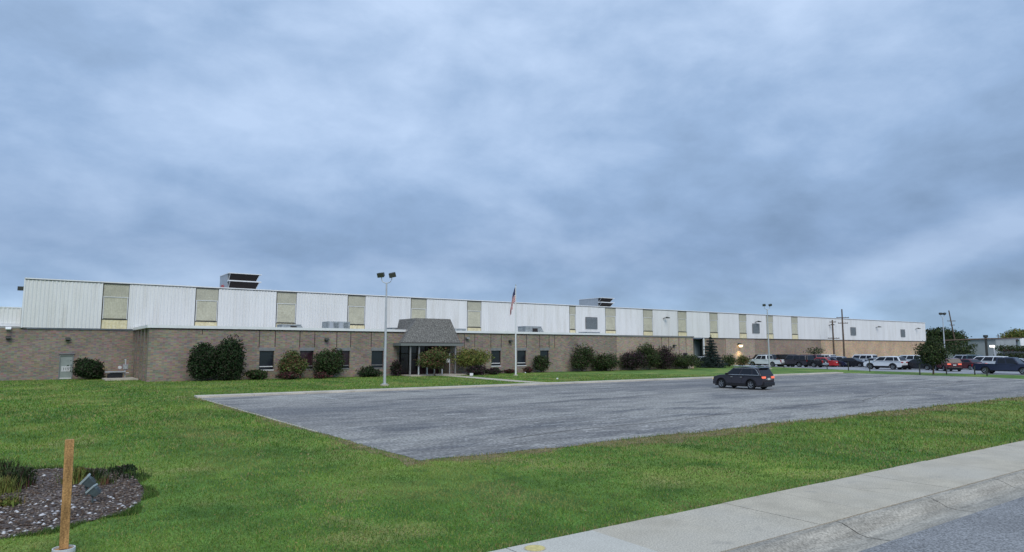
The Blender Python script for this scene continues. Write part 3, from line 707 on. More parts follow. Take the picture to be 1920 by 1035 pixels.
# ---- entrance canopy (mansard)
EY0, EX0, EX1, EZ = -1.7, 30.65, 37.6, 3.36
can = MB()
TX0, TX1, TZ, TY0, TY1, BY1 = 32.75, 36.75, 5.93, -.9, 3.2, 5.0
lo_ = [(EX0, EY0, EZ), (EX1, EY0, EZ), (EX1, 3.4, EZ), (32.25, 3.4, EZ)]
hi_ = [(TX0, TY0, TZ), (TX1, TY0, TZ), (TX1, TY1, TZ), (TX0, TY1, TZ)]
can.hull8(lo_+hi_)
canopy = can.build('entrance_canopy', M['shingle'], off)
b = MB()      # standing seams of the steep roof
n = 22
for i in range(n+1):
    t = i/n; p = Vector(lo_[0]).lerp(Vector(lo_[1]), t); q = Vector(hi_[0]).lerp(Vector(hi_[1]), t)
    p += Vector((0, -.02, 0)); q += Vector((0, -.02, 0)); b.tube([p, q], .022, n=4)
for i in range(1, 14):
    t = i/14; p = Vector(lo_[3]).lerp(Vector(lo_[0]), t); q = Vector(hi_[3]).lerp(Vector(hi_[0]), t); b.tube([p+Vector((-.02, 0, 0)), q+Vector((-.02, 0, 0))], .022, n=4)
b.build('seam', M['shingle'], canopy)
b = MB(); b.box(EX0-.12, EX1+.3, EY0-.12, -.02, 3.06, 3.34); b.build('fascia', M['fascia'], canopy)
b = MB(); b.box(EX0-.14, EX1+.32, EY0-.15, EY0-.121, 3.34, 3.40); b.build('drip_edge', M['joint'], canopy)
for xx in (31.75, 32.75):
    b = MB(); b.box(xx-.07, xx+.07, EY0+.1, EY0+.24, 0.1, 3.05); b.build('column', M['header'], off)
b = MB(); b.box(37.0, 37.14, EY0+.1, EY0+.24, .1, 3.05); b.build('column', M['header'], off)
b = MB(); b.box(31.0, 31.35, .302, 2.4, 0, 3.1); b.build('brick_pier', M['brick'], off)
# recessed storefront
b = MB(); b.box(30.4, 38, 2.5, 2.7, 0, 3.1); b.build('entrance_glass', M['glass_tint'], off)
b = MB()
for xx in (31.4, 32.6, 33.6, 34.6, 35.6, 36.6): b.box(xx, xx+.08, 2.42, 2.499, 0, 3.0)
b.box(31.35, 37.2, 2.43, 2.498, 2.2, 2.3); b.build('entrance_frame', M['joint'], off)
b = MB(); b.box(30.4, 38, .302, 2.4, 3.12, 3.2); b.build('entrance_soffit', M['fascia'], off)
b = MB(); b.box(30.4, 30.7, .302, 2.4, 0, 3.1); b.box(37.31, 37.7, .302, 2.4, 0, 3.1); b.build('brick_pier', M['brick'], off)
for o in list(fac.children)+list(off.children): pass

# ---- rooftop units
def louver_unit(x, y, z0, w, dep, h, label):
    t = thing('rooftop_ventilator', label, 'roof vent', (x, y, z0), group='louvred ventilators on the factory roof')
    box('casing', M['unit'], t, 0, w, 0, dep, 0, h)
    if h > 1.8: box('service_box', M['rust'], t, -.20, -.01, 1.5, 2.1, .35, .85)
    b = MB(); b.box(-.06, w+.35, -.75, dep+.05, h+.001, h+.08); b.build('cap', M['trim'], t)
    for k in range(2):
        zt = h-.02-k*(h-.25)*.5; zb = zt-(h-.25)*.5+.16
        hd = MB(); hd.hull8([(.12, -.12, zb), (w-.1, -.12, zb), (w-.1, -.004, zb), (.12, -.004, zb), (.12, -.66, zt), (w-.1+.2, -.66, zt), (w-.1+.2, -.004, zt), (.12, -.004, zt)])
        o = hd.build('intake_hood', M['unit_dark'], t)
        b = MB(); b.box(-.02, w+.35, -.72, -.005, zb-.13, zb-.01); b.build('hood_flange', M['trim'], o)
        for xa_, xb_ in ((.1, .1), (w-.08, w+.12)): b = MB(); b.tube([(xa_, -.10, zb), (xb_, -.68, zt)], .03, n=4); b.build('hood_stay', M['trim'], o)
    return t
louver_unit(17.15, 77.2, 8.9, 3.05, 3.6, 1.95, 'louvred white ventilator with two dark hoods standing on the left of the factory roof')
louver_unit(71.6, 77.4, 8.9, 2.5, 4.4, 1.70, 'louvred pale ventilator with two dark hoods on the middle of the factory roof')
def roof_unit(name, label, px0, px1, y, h, kind=0):
    x0 = V(px0, 615, y)[0]; x1 = V(px1, 615, y)[0]; z = WZ+.06
    t = thing(name, label, 'air conditioner', (x0, y, z), group='small units on the office roof'); w = x1-x0
    if kind == 0:
        b = MB(); b.hull8([(0, 0, 0), (w, 0, 0), (w, 1.6, 0), (0, 1.6, 0), (0, 0, h), (w*.8, 0, h), (w*.8, 1.6, h), (0, 1.6, h)]); b.build('casing', M['unit_grey'], t)
        box('opening', M['unit_dark'], t, w*.36, w*.62, -.02, -.003, h*.15, h*.8)
        b = MB(); b.box(-.05, w*.82, -.05, 1.65, h+.002, h+.06); b.build('lid', M['unit'], t)
    else:
        box('casing', M['unit_grey'], t, 0, w, 0, 1.8, .15, h)
        b = MB(); b.box(.05, .2, .1, 1.7, 0, .148); b.box(w-.2, w-.05, .1, 1.7, 0, .148); b.build('skid', M['joint'], t)
        for k in range(4):
            b = MB(); xx = .12+k*(w-.24)/4; b.box(xx, xx+(w-.24)/4-.1, -.03, -.003, .28, h-.12); b.build('grille', M['louver' if k % 2 else 'unit'], t)
    return t
roof_unit('roof_air_handler', 'low grey rooftop unit with dark opening under the third translucent panel', 528, 573, 67.5, .55)
roof_unit('condenser_unit', 'boxy grey condenser with panelled front standing on the office roof', 615, 656, 67.5, 1.0, 1)
roof_unit('roof_air_handler', 'flat grey roof vent just left of the mansard canopy', 735, 752, 67.0, .42)
roof_unit('condenser_unit', 'long pale low unit just right of the mansard canopy', 850, 874, 68.0, .55, 1)
roof_unit('roof_air_handler', 'sloped grey unit with dark opening right of the flagpole on the office roof', 985, 1022, 67.5, .95)
roof_unit('roof_air_handler', 'very low grey unit beneath the square louvre near the wing end', 1100, 1130, 67.5, .4)

# ------------------------------------------------------------------ poles
def light_pole(px, py, ztop, label, rz, floodpx=None, at=None, sc=1.0):
    x, y = at if at else G(px, py)
    t = thing('light_pole', label, 'lamp post', (x, y, 0), rz, 'twin floodlight poles')
    b = MB(); b.prism([(.32*math.cos(a), .32*math.sin(a)) for a in np.linspace(0, 6.2832, 13)[:-1]], 0, .12); b.build('footing', M['concrete'], t)
    b = MB(); b.box(-.19, .19, -.19, .19, .121, .16); b.build('base_plate', M['galv'], t)
    zb = ztop-1.05
    b = MB(); b.tube([(0, 0, .16), (0, 0, zb*.5), (0, 0, zb)], [.105, .085, .06], n=12); b.build('pole', M['galv'], t, smooth=True)
    b = MB()
    for s in (-1, 1):
        b.tube([(0, 0, zb), (s*.14, 0, zb+.02), (s*.30, 0, zb+.10), (s*.38, 0, zb+.26), (s*.38, 0, zb+.42)], .032, n=8)
    b.build('yoke', M['galv'], t, smooth=True)
    for s in (-1, 1):
        b = MB(); a = R(-28)
        pts = [(-.30, -.22, -.20), (.30, -.22, -.20), (.25, .16, -.15), (-.25, .16, -.15), (-.30, -.22, .20), (.30, -.22, .20), (.25, .16, .15), (-.25, .16, .15)]
        Rm = (Matrix.Rotation(R(24), 3, 'X') @ Matrix.Rotation(s*R(12), 3, 'Z') @ Matrix.Rotation(R(-9), 3, 'Y')) * (.86*sc)
        c = Vector((s*.42, 0, zb+.64-.1*(1-sc)))
        b.hull8([c+Rm@Vector(p) for p in pts]); o = b.build('floodlight', M['lamp_dark'], t)
        b = MB(); b.hull8([c+Rm@Vector(p) for p in ((-.27, -.245, -.17), (.27, -.245, -.17), (.27, -.222, -.17), (-.27, -.222, -.17), (-.27, -.245, .17), (.27, -.245, .17), (.27, -.222, .17), (-.27, -.222, .17))])
        b.build('lens', M['lens'], o)
    return t
VR = HEAD-R(90)
light_pole(721, 723.5, 8.72, 'tall pale pole with two dark floodlights on the grass left of the entrance canopy', VR)
light_pole(1443, 692, 9.25, 'tall thin twin floodlight pole behind the dark suv on the grass strip', VR, sc=.82)
x3, y3, z3 = D(1767, 590, 112); light_pole(0, 0, 9.0, 'distant twin floodlight pole in front of the round tree at the right', VR+R(20), at=(x3, y3))

fx, fy = G(967, 704.5)
t = thing('flagpole', 'slender white flagpole on the lawn before the office wing', 'flagpole', (fx, fy, 0))
b = MB(); b.tube([(0, 0, 0), (0, 0, 4.5), (0, 0, 9.3)], [.085, .07, .04], n=12); b.build('pole', M['trim'], t, smooth=True)
b = MB(); b.tube([(0, 0, 9.3), (0, 0, 9.36), (0, 0, 9.42), (0, 0, 9.46)], [.03, .075, .07, .02], n=12); b.build('finial', M['chrome'], t, smooth=True)
b = MB(); b.tube([(0, 0, 0), (0, 0, .12)], .25, n=14); b.build('footing', M['concrete'], t)
b = MB(); b.tube([(.1, -.06, 9.2), (.1, -.06, 1.3)], .008, n=4); b.build('halyard', M['pvc'], t)
# drooping flag: folded cloth, stripes follow the cloth
fm = bpy.data.materials.new('flag_cloth'); fm.use_nodes = True; ft = fm.node_tree
pb = ft.nodes['Principled BSDF']; pb.inputs['Roughness'].default_value = .85
uv = ft.nodes.new('ShaderNodeUVMap'); sx = ft.nodes.new('ShaderNodeSeparateXYZ'); ft.links.new(uv.outputs[0], sx.inputs[0])
def fmath(op, a, b_=None):
    n = ft.nodes.new('ShaderNodeMath'); n.operation = op
    for i, v in enumerate((a, b_)):
        if v is None: continue
        if isinstance(v, (int, float)): n.inputs[i].default_value = v
        else: ft.links.new(v, n.inputs[i])
    return n.outputs[0]
st = fmath('GREATER_THAN', fmath('MODULO', fmath('MULTIPLY', sx.outputs[1], 6.5), 1.0), .5)
mxf = ft.nodes.new('ShaderNodeMixRGB'); ft.links.new(st, mxf.inputs[0]); mxf.inputs[1].default_value = (.48, .035, .05, 1); mxf.inputs[2].default_value = (.72, .70, .70, 1)
can_ = fmath('MULTIPLY', fmath('LESS_THAN', sx.outputs[0], .4), fmath('GREATER_THAN', sx.outputs[1], .46))
vor = ft.nodes.new('ShaderNodeTexVoronoi'); vor.inputs['Scale'].default_value = 16; ft.links.new(uv.outputs[0], vor.inputs['Vector'])
star = fmath('LESS_THAN', vor.outputs['Distance'], .2)
mb_ = ft.nodes.new('ShaderNodeMixRGB'); ft.links.new(star, mb_.inputs[0]); mb_.inputs[1].default_value = (.03, .035, .11, 1); mb_.inputs[2].default_value = (.7, .7, .7, 1)
mz = ft.nodes.new('ShaderNodeMixRGB'); ft.links.new(can_, mz.inputs[0]); ft.links.new(mxf.outputs[0], mz.inputs[1]); ft.links.new(mb_.outputs[0], mz.inputs[2])
ft.links.new(mz.outputs[0], pb.inputs['Base Color'])
bm = bmesh.new(); uvl = bm.loops.layers.uv.new('UVMap'); nu, nv_ = 40, 24; g_ = []
# hoist 1.5 m, fly 2.4 m; the fly hangs down along the pole
for i in range(nu+1):
    u = i/nu; row = []
    for j in range(nv_+1):
        v = j/nv_
        hz = 9.15-1.5*(1-v)                       # height on the hoist
        drop = (u**1.25)*(1.45+.85*v)
        out = .04+.52*math.sin(min(u, .8)*2.1)*(0.62+.38*(1-v))
        fold = .13*math.sin(u*15+v*3)*(u**.5)
        row.append(bm.verts.new((-out+.05*math.sin(v*9+u*5)*u, fold+.06*math.cos(v*6)*u, hz-drop+.03*math.sin(u*17))))
    g_.append(row)
for i in range(nu):
    for j in range(nv_):
        f = bm.faces.new((g_[i][j], g_[i+1][j], g_[i+1][j+1], g_[i][j+1])); f.smooth = True
        for l, (uu, vv) in zip(f.loops, ((i, j), (i+1, j), (i+1, j+1), (i, j+1))): l[uvl].uv = (uu/nu, vv/nv_)
me = bpy.data.meshes.new('flag'); bm.to_mesh(me); bm.free()
fl = link('flag', me, fm); fl.location = (fx, fy, 0); fl.rotation_euler = (0, 0, VR)
tag(fl, 'red, white and blue striped flag drooping limply from the flagpole top', 'flag')

def utility_pole(label, x, y, h, arms, lean=0, rz=0.0):
    t = thing('utility_pole', label, 'utility pole', (x, y, 0), rz, 'wooden utility poles')
    b = MB(); b.tube([(0, 0, 0), (-lean*.5, 0, h*.5), (-lean, 0, h)], [.19, .16, .12], n=8); b.build('pole', M['utilwood'], t)
    for z, w in arms:
        o = box('crossarm', M['utilwood'], t, -w/2-lean*z/h, w/2-lean*z/h, -.22, -.12, z-.07, z+.07)
        b = MB()
        for k in (-.45, -.2, .25, .45): b.tube([(k*w-lean*z/h, -.17, z+.07), (k*w-lean*z/h, -.17, z+.2)], .03, n=6)
        b.build('insulator', M['header'], o)
    return t
def PX(px, Y): return V(px, 687, Y)[0]
utility_pole('shorter dark wooden pole left of the taller one before the factory wall', PX(1565, 70), 70, 8.3, ((4.8, 2.2), (7.9, 1.2)), rz=VR)
utility_pole('taller dark wooden pole with crossarm rising above the factory roof', PX(1584, 69), 69, 10.4, ((8.75, 2.4), (7.7, 1.9)), rz=VR)
xx, yy, _ = D(1796, 650, 165); utility_pole('leaning wooden utility pole beyond the tree behind the car park', xx, yy, 12.2, ((9.6, 2.0), (8.6, 1.2)), lean=1.6, rz=VR)
for i, (px, top) in enumerate(((1873, 626), (1881, 629), (1887, 628))):
    xx, yy, _ = D(px, 650, 230+i*6); utility_pole(['thin distant pole left of two others at the right edge', 'thin distant pole between two others at the right edge', 'thick distant pole right of two others at the right edge'][i], xx, yy, 2.7+(655-top)/1265*(230+i*6), ((7.2, 1.6),), rz=VR)
# steel service post with conduit and the lit lamp post in the far lot
xx, yy, zt = D(1848, 632, 150)
t = thing('service_post', 'dark steel post with a long overhead conduit beyond the parked cars', 'post', (xx, yy, 0), VR)
box('post', M['lamp_dark'], t, -.2, .2, -.15, .15, 0, zt-.1); box('head', M['lamp_dark'], t, -.35, .35, -.3, .3, zt-.099, zt+.45)
b = MB(); b.tube([(-9.5, 0, zt-.75), (0, -.3, zt-.35), (8, 0, zt-.2)], .14, n=6); b.build('conduit', M['utilwood'], t)
xx, yy, zt = D(1860, 648, 140)
t = thing('street_lamp', 'glowing white street lamp behind the white van', 'street lamp', (xx, yy, 0), VR)
b = MB(); b.tube([(.5, 0, 0), (.4, 0, zt-.3)], .11, n=6); b.build('pole', M['galv'], t)
box('lamp_head', M['lamp_lit_white'], t, -.3, .35, -.3, .3, zt-.3, zt+.05)

# ------------------------------------------------------------------ far right buildings
t = thing('warehouse', 'low grey flat warehouse wall seen behind the tree at the right', 'warehouse', (0, 0, 0))
P0 = D(1725, 655, 185); P1 = D(1868, 655, 172)
def wallseg(name, m, p0, p1, z0, z1, th, parent):
    a = Vector((p0[0], p0[1], 0)); c = Vector((p1[0], p1[1], 0)); dr_ = (c-a).normalized(); nn = Vector((-dr_.y, dr_.x, 0))*th
    b = MB(); b.hull8([a+Vector((0, 0, z0)), c+Vector((0, 0, z0)), c+nn+Vector((0, 0, z0)), a+nn+Vector((0, 0, z0)), a+Vector((0, 0, z1)), c+Vector((0, 0, z1)), c+nn+Vector((0, 0, z1)), a+nn+Vector((0, 0, z1))])
    return b.build(name, m, parent)
wallseg('wall', M['farwall'], P0, P1, 0, 5.2, 20, t); wallseg('parapet', M['header'], D(1724, 655, 184.6), D(1869, 655, 171.6), 5.21, 5.5, 20.6, t)
t = thing('shed_building', 'small shed with dull red fascia at the right edge', 'shed', (0, 0, 0))
P0 = D(1874, 655, 158); P1 = D(1960, 655, 150)
wallseg('wall', M['farwall'], P0, P1, 0, 2.3, 8, t); wallseg('fascia', M['redbeam'], D(1871, 655, 157), D(1962, 655, 149), 2.31, 2.75, 9, t)
t = thing('far_house', 'blue grey house with a pale corner far off at the right edge', 'house', (0, 0, 0))
P0 = D(1897, 655, 200); P1 = D(1914, 655, 200); P2 = D(1950, 655, 200)
wallseg('wall', M['bluewall'], P0, P1, 0, 5.2, 9, t); w2 = wallseg('end_wall', M['trim'], D(1914.2, 655, 199), P2, 0, 6.0, 9, t)
wallseg('roof', M['joint'], D(1895, 655, 199), D(1914, 655, 199.5), 5.21, 5.7, 10, t)

# ------------------------------------------------------------------ foliage
def leaves(n, clumps, size, stray=.10):
    """leaf quads spread over and inside many clumps; clumps = (cx,cy,cz,rx,ry,rz)"""
    c = np.array(clumps); vol = (c[:, 3]*c[:, 4]*c[:, 5])**(2/3); idx = rng.choice(len(c), n, p=vol/vol.sum())
    dv = rng.normal(size=(n, 3)); dv /= np.linalg.norm(dv, axis=1)[:, None]
    rad = rng.uniform(.0, 1, n)**.28*rng.normal(1, .08, n)*np.where(rng.uniform(0, 1, n) < stray, rng.uniform(1.05, 1.5, n), 1.0)
    P = c[idx, :3]+dv*c[idx, 3:]*rad[:, None]
    u = rng.normal(size=(n, 3)); u /= np.linalg.norm(u, axis=1)[:, None]
    w = np.cross(u, dv+rng.normal(0, .6, (n, 3))); w /= np.linalg.norm(w, axis=1)[:, None]+1e-9
    s = size*rng.uniform(.6, 1.4, n)[:, None]
    v = np.stack([P-u*s, P-w*s*.55, P+u*s, P+w*s*.55], 1)
    v[:, :, 2] = np.maximum(v[:, :, 2], .01)
    return v.reshape(-1, 3), np.arange(n*4).reshape(n, 4)
def clumps_ell(w, d, h, k, z0=0.0, shape='round', rs=.34, seed=0):
    r = np.random.default_rng(seed+11); out_ = []
    for i in range(k):
        while True:
            p = r.uniform(-1, 1, 3)
            if np.linalg.norm(p) < 1: break
        zt = (p[2]+1)/2
        f = 1.0
        if shape == 'cone': f = max(.12, 1-zt)
        if shape == 'egg': f = (1-.35*zt)
        if shape == 'mound': zt = zt*.8
        rr = rs*r.uniform(.7, 1.25)
        out_.append((p[0]*w/2*(1-rs*.8)*f, p[1]*d/2*(1-rs*.8)*f, z0+h*(.12+zt*(.88-rs*.35)), w*rr*.5*f**.5, d*rr*.5*f**.5, h*rr*.42))
    return out_
def plant(name, label, cat, x, y, w, h, m, n, size, shape='egg', z0=0.0, trunk=None, group=None, k=26, rs=.42, seed=0, part='foliage', stray=.10):
    t = thing(name, label, cat, (x, y, 0), 0, group); w *= 1.30; h *= 1.06
    cl = clumps_ell(w, w*.9, h-z0, k, z0, shape, rs, seed)
    # a few clumps that hold the middle together
    cl += [(0, 0, z0+(h-z0)*.42, w*.33, w*.3, (h-z0)*.36)]*max(2, k//9)
    v, f = leaves(n, cl, size, stray); soup(part, v, f, M[m], t)
    b = MB(); r = random.Random(seed)
    if trunk:
        b.tube([(0, 0, -.02), (.02*w, 0, z0*.6+.1), (-.01*w, .01*w, z0+(h-z0)*.3), (0, 0, z0+(h-z0)*.7)], [trunk, trunk*.8, trunk*.6, trunk*.2], n=7)
        nb = 7
    else: nb = 6
    for i in range(nb):
        a = r.uniform(0, 6.28); zs_ = (z0 if trunk else 0)+.05
        b.tube([(0, 0, zs_), (math.cos(a)*w*.14, math.sin(a)*w*.14, zs_+(h-z0)*.28), (math.cos(a)*w*.32, math.sin(a)*w*.32, zs_+(h-z0)*.62)], [.035 if not trunk else trunk*.5, .025, .008], n=5)
    b.build('trunk' if trunk else 'stems', M['bark'], t)
    return t
def at_px(px, py, wpx, hpx, Y=None):
    if Y is None: x, y = G(px, py)
    else: x, y = PX(px, Y), Y
    fw = x*_f[0]+y*_f[1]; return x, y, wpx*fw/FPX, hpx*fw/FPX
def bush(label, px, py, wpx, hpx, m, name='bush', cat='bush', Y=None, n=3600, size=.09, gy=None, **k):
    x, y, w, h = at_px(px, py, wpx, hpx, Y)
    return plant(name, label, cat, x, y, w, h, m, n, size, seed=int(px), **k)
G1 = 'shrubs planted along the brick wall'
bush('round clipped dark evergreen beside the numbered door', 163, 0, 45, 40, 'lf_dark', Y=72.2, shape='round', n=7000, rs=.5, group=G1)
bush('small low dark shrub right of the round clipped evergreen', 184, 0, 22, 19, 'lf_dark', Y=72.3, n=2500, group=G1)
bush('left one of the two tall dark evergreens on the lawn side of the wing', 380, 0, 50, 78, 'lf_dark', Y=62.6, stray=.03, n=13000, shape='egg', rs=.62, k=30, group=G1, name='evergreen_bush')
bush('right one of the two tall dark evergreens on the lawn side of the wing', 432, 0, 51, 80, 'lf_dark', Y=62.3, stray=.03, n=13000, shape='egg', rs=.62, k=30, group=G1, name='evergreen_bush')
bush('low light green shrub under the first office window', 484, 0, 40, 22, 'lf_hedge', Y=62.9, n=3000, group=G1)
bush('wide reddish green shrub between the first and second office windows', 547, 0, 58, 54, 'lf_red', Y=62.6, n=5500, group=G1)
bush('low crimson plant at the foot of the reddish green shrub', 540, 0, 44, 15, 'lf_crimson', Y=61.4, n=1300, group=G1)
bush('loose tall dark green shrub in front of the third office window', 618, 0, 66, 60, 'lf_hedge', Y=62.7, n=5500, group=G1)
bush('low crimson plant at the foot of the loose tall dark shrub', 602, 0, 30, 12, 'lf_crimson', Y=61.4, n=900, group=G1)
bush('low spreading dark shrub left of the light pole', 692, 0, 48, 19, 'lf_dark', Y=62.6, n=2600, group=G1)
bush('dark narrow shrub against the brick left of the canopy', 743, 0, 24, 30, 'lf_purple', Y=63.0, n=1500, group=G1)
bush('ornamental tree with olive leaves before the entrance glass', 815, 0, 62, 52, 'lf_red', name='ornamental_tree', cat='tree', Y=60.4, n=3600, z0=.8, trunk=.07, shape='round', group=G1)
bush('yellow green ornamental tree right of the canopy', 887, 0, 70, 54, 'lf_yel', name='ornamental_tree', cat='tree', Y=62.0, n=4600, z0=.6, trunk=.07, shape='round', group=G1)
bush('low purple mound under the yellow green tree', 893, 0, 40, 19, 'lf_purple', Y=60.4, n=2400, group=G1)
bush('low purple mound right of the yellow green tree', 924, 0, 34, 13, 'lf_purple', Y=60.9, n=1800, group=G1)
bush('small crimson mound beneath the window left of the flagpole', 955, 0, 24, 9, 'lf_crimson', Y=62.6, n=700, group=G1)
bush('narrow upright shrub under the last office window', 1015, 0, 32, 35, 'lf_hedge', Y=62.8, n=2400, group=G1)
bush('low crimson plant left of the narrow upright shrub', 990, 0, 22, 12, 'lf_crimson', Y=62.8, n=800, group=G1)
bush('tallest of the pair of dark green shrubs right of the office windows', 1091, 0, 56, 51, 'lf_hedge', Y=62.6, n=4400, group=G1)
bush('wide round dark green shrub right of the pointed one', 1136, 0, 62, 37, 'lf_hedge', Y=62.6, n=5200, group=G1)
bush('purple brown rounded shrub at the left of the wing end hedge', 1186, 0, 58, 36, 'lf_purple', Y=62.6, n=5000, group=G1)
bush('tall pointed dark shrub in the wing end hedge', 1217, 0, 52, 51, 'lf_tree', Y=62.7, n=5000, group=G1)
bush('tall rounded dark shrub next to the pointed one in the wing end hedge', 1248, 0, 50, 44, 'lf_purple', Y=62.8, n=4600, group=G1)
bush('low dark shrub in front of the glazed door at the wing end', 1282, 0, 66, 32, 'lf_tree', Y=62.5, n=5200, group=G1)
bush('small dark green shrub right of the spruce', 1367, 0, 36, 26, 'lf_tree', Y=64.5, n=1800, group=G1)
bush('small reddish shrub left of the white pickup', 1393, 0, 30, 22, 'lf_red', Y=64.8, n=1600, group=G1)
# spruce with tiers
def spruce(label, px, Y, wpx, hpx):
    x, y, w, h = at_px(px, 0, wpx, hpx, Y)
    t = thing('spruce_tree', label, 'tree', (x, y, 0)); cl = []; r = np.random.default_rng(5)
    tiers = 11
    for i in range(tiers):
        z = .25+(h-.35)*i/tiers; rad = w/2*(1-i/tiers)**.85*r.uniform(.72, 1.15); nb = max(4, int(11-i*.6)); o_ = r.uniform(0, 6.28)
        for k in range(nb):
            a = o_+6.283*k/nb; rr = rad*r.uniform(.7, 1.08)
            for q in (.35, .65, .92): cl.append((math.cos(a)*rr*q, math.sin(a)*rr*q, z-.10*q*rr+.05, (.12+rr*.20), (.12+rr*.20), .13+.05*rr))
    cl.append((0, 0, h-.2, .1, .1, .3))
    cl += [(0, 0, h*q, w*.24*(1-q), w*.24*(1-q), h*.1) for q in (.1, .25, .4, .55, .7)]*3
    v, f = leaves(16000, cl, .075); soup('foliage', v, f, M['lf_spruce'], t)
    b = MB(); b.tube([(0, 0, -.02), (0, 0, h*.5), (0, 0, h-.1)], [.12, .07, .02], n=7); b.build('trunk', M['bark'], t)
spruce('blue green spruce with tiered branches at the right end of the hedge', 1334, 64.4, 52, 61)
# strip tree and trees beyond
x, y = G(1750, 702)
plant('broadleaf_tree', 'small dark broadleaf tree on the grass strip right of the white car', 'tree', x, y, 3.6, 3.8, 'lf_tree', 4600, .10, shape='round', z0=.8, trunk=.10, k=46, rs=.30, seed=3)
xx, yy, _ = D(1803, 655, 118); plant('broadleaf_tree', 'loose green tree behind the parked cars right of the strip tree', 'tree', xx, yy, 5.2, 4.2, 'lf_tree', 1500, .16, shape='round', z0=1.0, trunk=.12, k=30, rs=.26, seed=4)
xx, yy, _ = D(1766, 655, 170); plant('broadleaf_tree', 'big round dark tree standing beyond the end of the factory', 'tree', xx, yy, 9.6, 8.3, 'lf_tree', 9000, .28, shape='round', z0=1.8, trunk=.3, seed=6)
xx, yy, _ = D(1908, 655, 215); plant('broadleaf_tree', 'olive tree over the far house at the right edge', 'tree', xx, yy, 9, 9.0, 'lf_yel', 6000, .28, shape='round', z0=2, trunk=.3, seed=8)
xx, yy, _ = D(1528, 660, 122); plant('broadleaf_tree', 'sparse young tree behind the dark parked cars', 'tree', xx, min(yy, 71), 4.4, 3.3, 'lf_tree', 260, .14, shape='round', z0=1.7, trunk=.1, seed=9, k=9, rs=.25)
# distant woods along the horizon
cl = []
r9 = np.random.default_rng(2)
for px in range(1730, 2150, 7):
    X_, Y_, _ = D(px, 655, 330+r9.uniform(-15, 15)); hh = r9.uniform(3.6, 6.2)
    cl.append((X_, Y_, hh*.5, 6, 6, hh*.55))
v, f = leaves(16000, cl, .5); o = soup('distant_woods', v, f, M['lf_tree']); tag(o, 'low dark band of distant woods on the horizon at the right', 'woods', kind='stuff')
cl = []
for px in range(1872, 1935, 5):
    X_, Y_, _ = D(px, 655, 146); cl.append((X_, Y_, 2.9, 1.0, 1.0, .7)); cl.append((X_, Y_, 1.0, 1.0, 1.0, 1.0))
v, f = leaves(3500, cl, .15); o = soup('hedge', v, f, M['lf_tree']); tag(o, 'ragged green hedge in front of the red fascia shed', 'hedge')

# bed plants: arching blades
def blades_plant(name, label, x, y, n, h, spread, m, w=.012, seed=0, group=None):
    r = np.random.default_rng(seed); vs = []; fs = []; c = 0
    for i in range(n):
        a = r.uniform(0, 6.283); L_ = h*r.uniform(.6, 1.15); ox, oy = r.normal(0, spread*.25, 2); lean = r.uniform(.15, .8)
        dx, dy = math.cos(a), math.sin(a); px_, py_ = -dy*w, dx*w; prev = None
        for s in range(5):
            t_ = s/4; rr = lean*L_*t_**1.6; zz_ = L_*t_*(1-.35*lean*t_); ww = 1-t_*.9
            vs += [(ox+dx*rr-px_*ww, oy+dy*rr-py_*ww, zz_), (ox+dx*rr+px_*ww, oy+dy*rr+py_*ww, zz_)]
            if s: fs.append((c-2, c-1, c+1, c))
            c += 2
    t = thing(name, label, 'plant', (x, y, 0), 0, group); soup('leaves', np.array(vs), np.array(fs), M[m], t)
    return t
G2 = 'plants in the mulch bed'
for i, (px, py, n, h, sp_, m, lab) in enumerate([
    (8, 925, 170, .34, .5, 'lf_yel', 'arching grassy plant at the left frame edge in the bed'),
    (30, 912, 230, .42, .55, 'lf_hedge', 'biggest leafy green clump at the left of the bed'),
    (38, 915, 60, .2, .4, 'lf_crimson', 'dull red low plant in the big green clump'),
    (22, 948, 90, .22, .35, 'lf_yel', 'small yellow green tuft in front of the big clump'),
    (4, 880, 120, .3, .5, 'lf_hedge', 'leafy tuft at the back left rim of the bed'),
    (142, 906, 150, .30, .45, 'lf_yel', 'yellow green tuft directly behind the wooden stake'),
    (170, 901, 190, .30, .5, 'lf_hedge', 'green tuft behind the two floodlights'),
    (195, 908, 90, .2, .4, 'lf_red', 'thin reddish tuft right of the two floodlights'),
    (215, 888, 110, .22, .8, 'lf_dark', 'low dark tuft at the back rim of the bed'),
    (248, 896, 90, .16, .6, 'lf_dark', 'low dark tuft at the right rim of the bed')]):
    x, y = G(px, py); blades_plant('bed_plant', lab, x, y, n, h, sp_, m, seed=i, group=G2)

for i, (px, py, w_, h_, m_, lab) in enumerate([
    (34, 906, .50, .40, 'lf_hedge', 'leafy dark green clump among the grassy plants left of the stake'),
    (8, 912, .45, .36, 'lf_tree', 'leafy dark clump cut by the left frame edge'),
    (150, 902, .34, .30, 'lf_yel', 'small leafy yellow green clump directly behind the floodlights'),
    (236, 886, .40, .16, 'lf_dark', 'flat dark leafy patch at the back right rim of the bed'),
    (14, 950, .25, .16, 'lf_yel', 'tiny leafy tuft low at the left of the bed')]):
    x, y = G(px, py); plant('bed_plant', lab, 'plant', x, y, w_, h_, m_, 520, .034, group=G2, k=14, seed=70+i, shape='round')
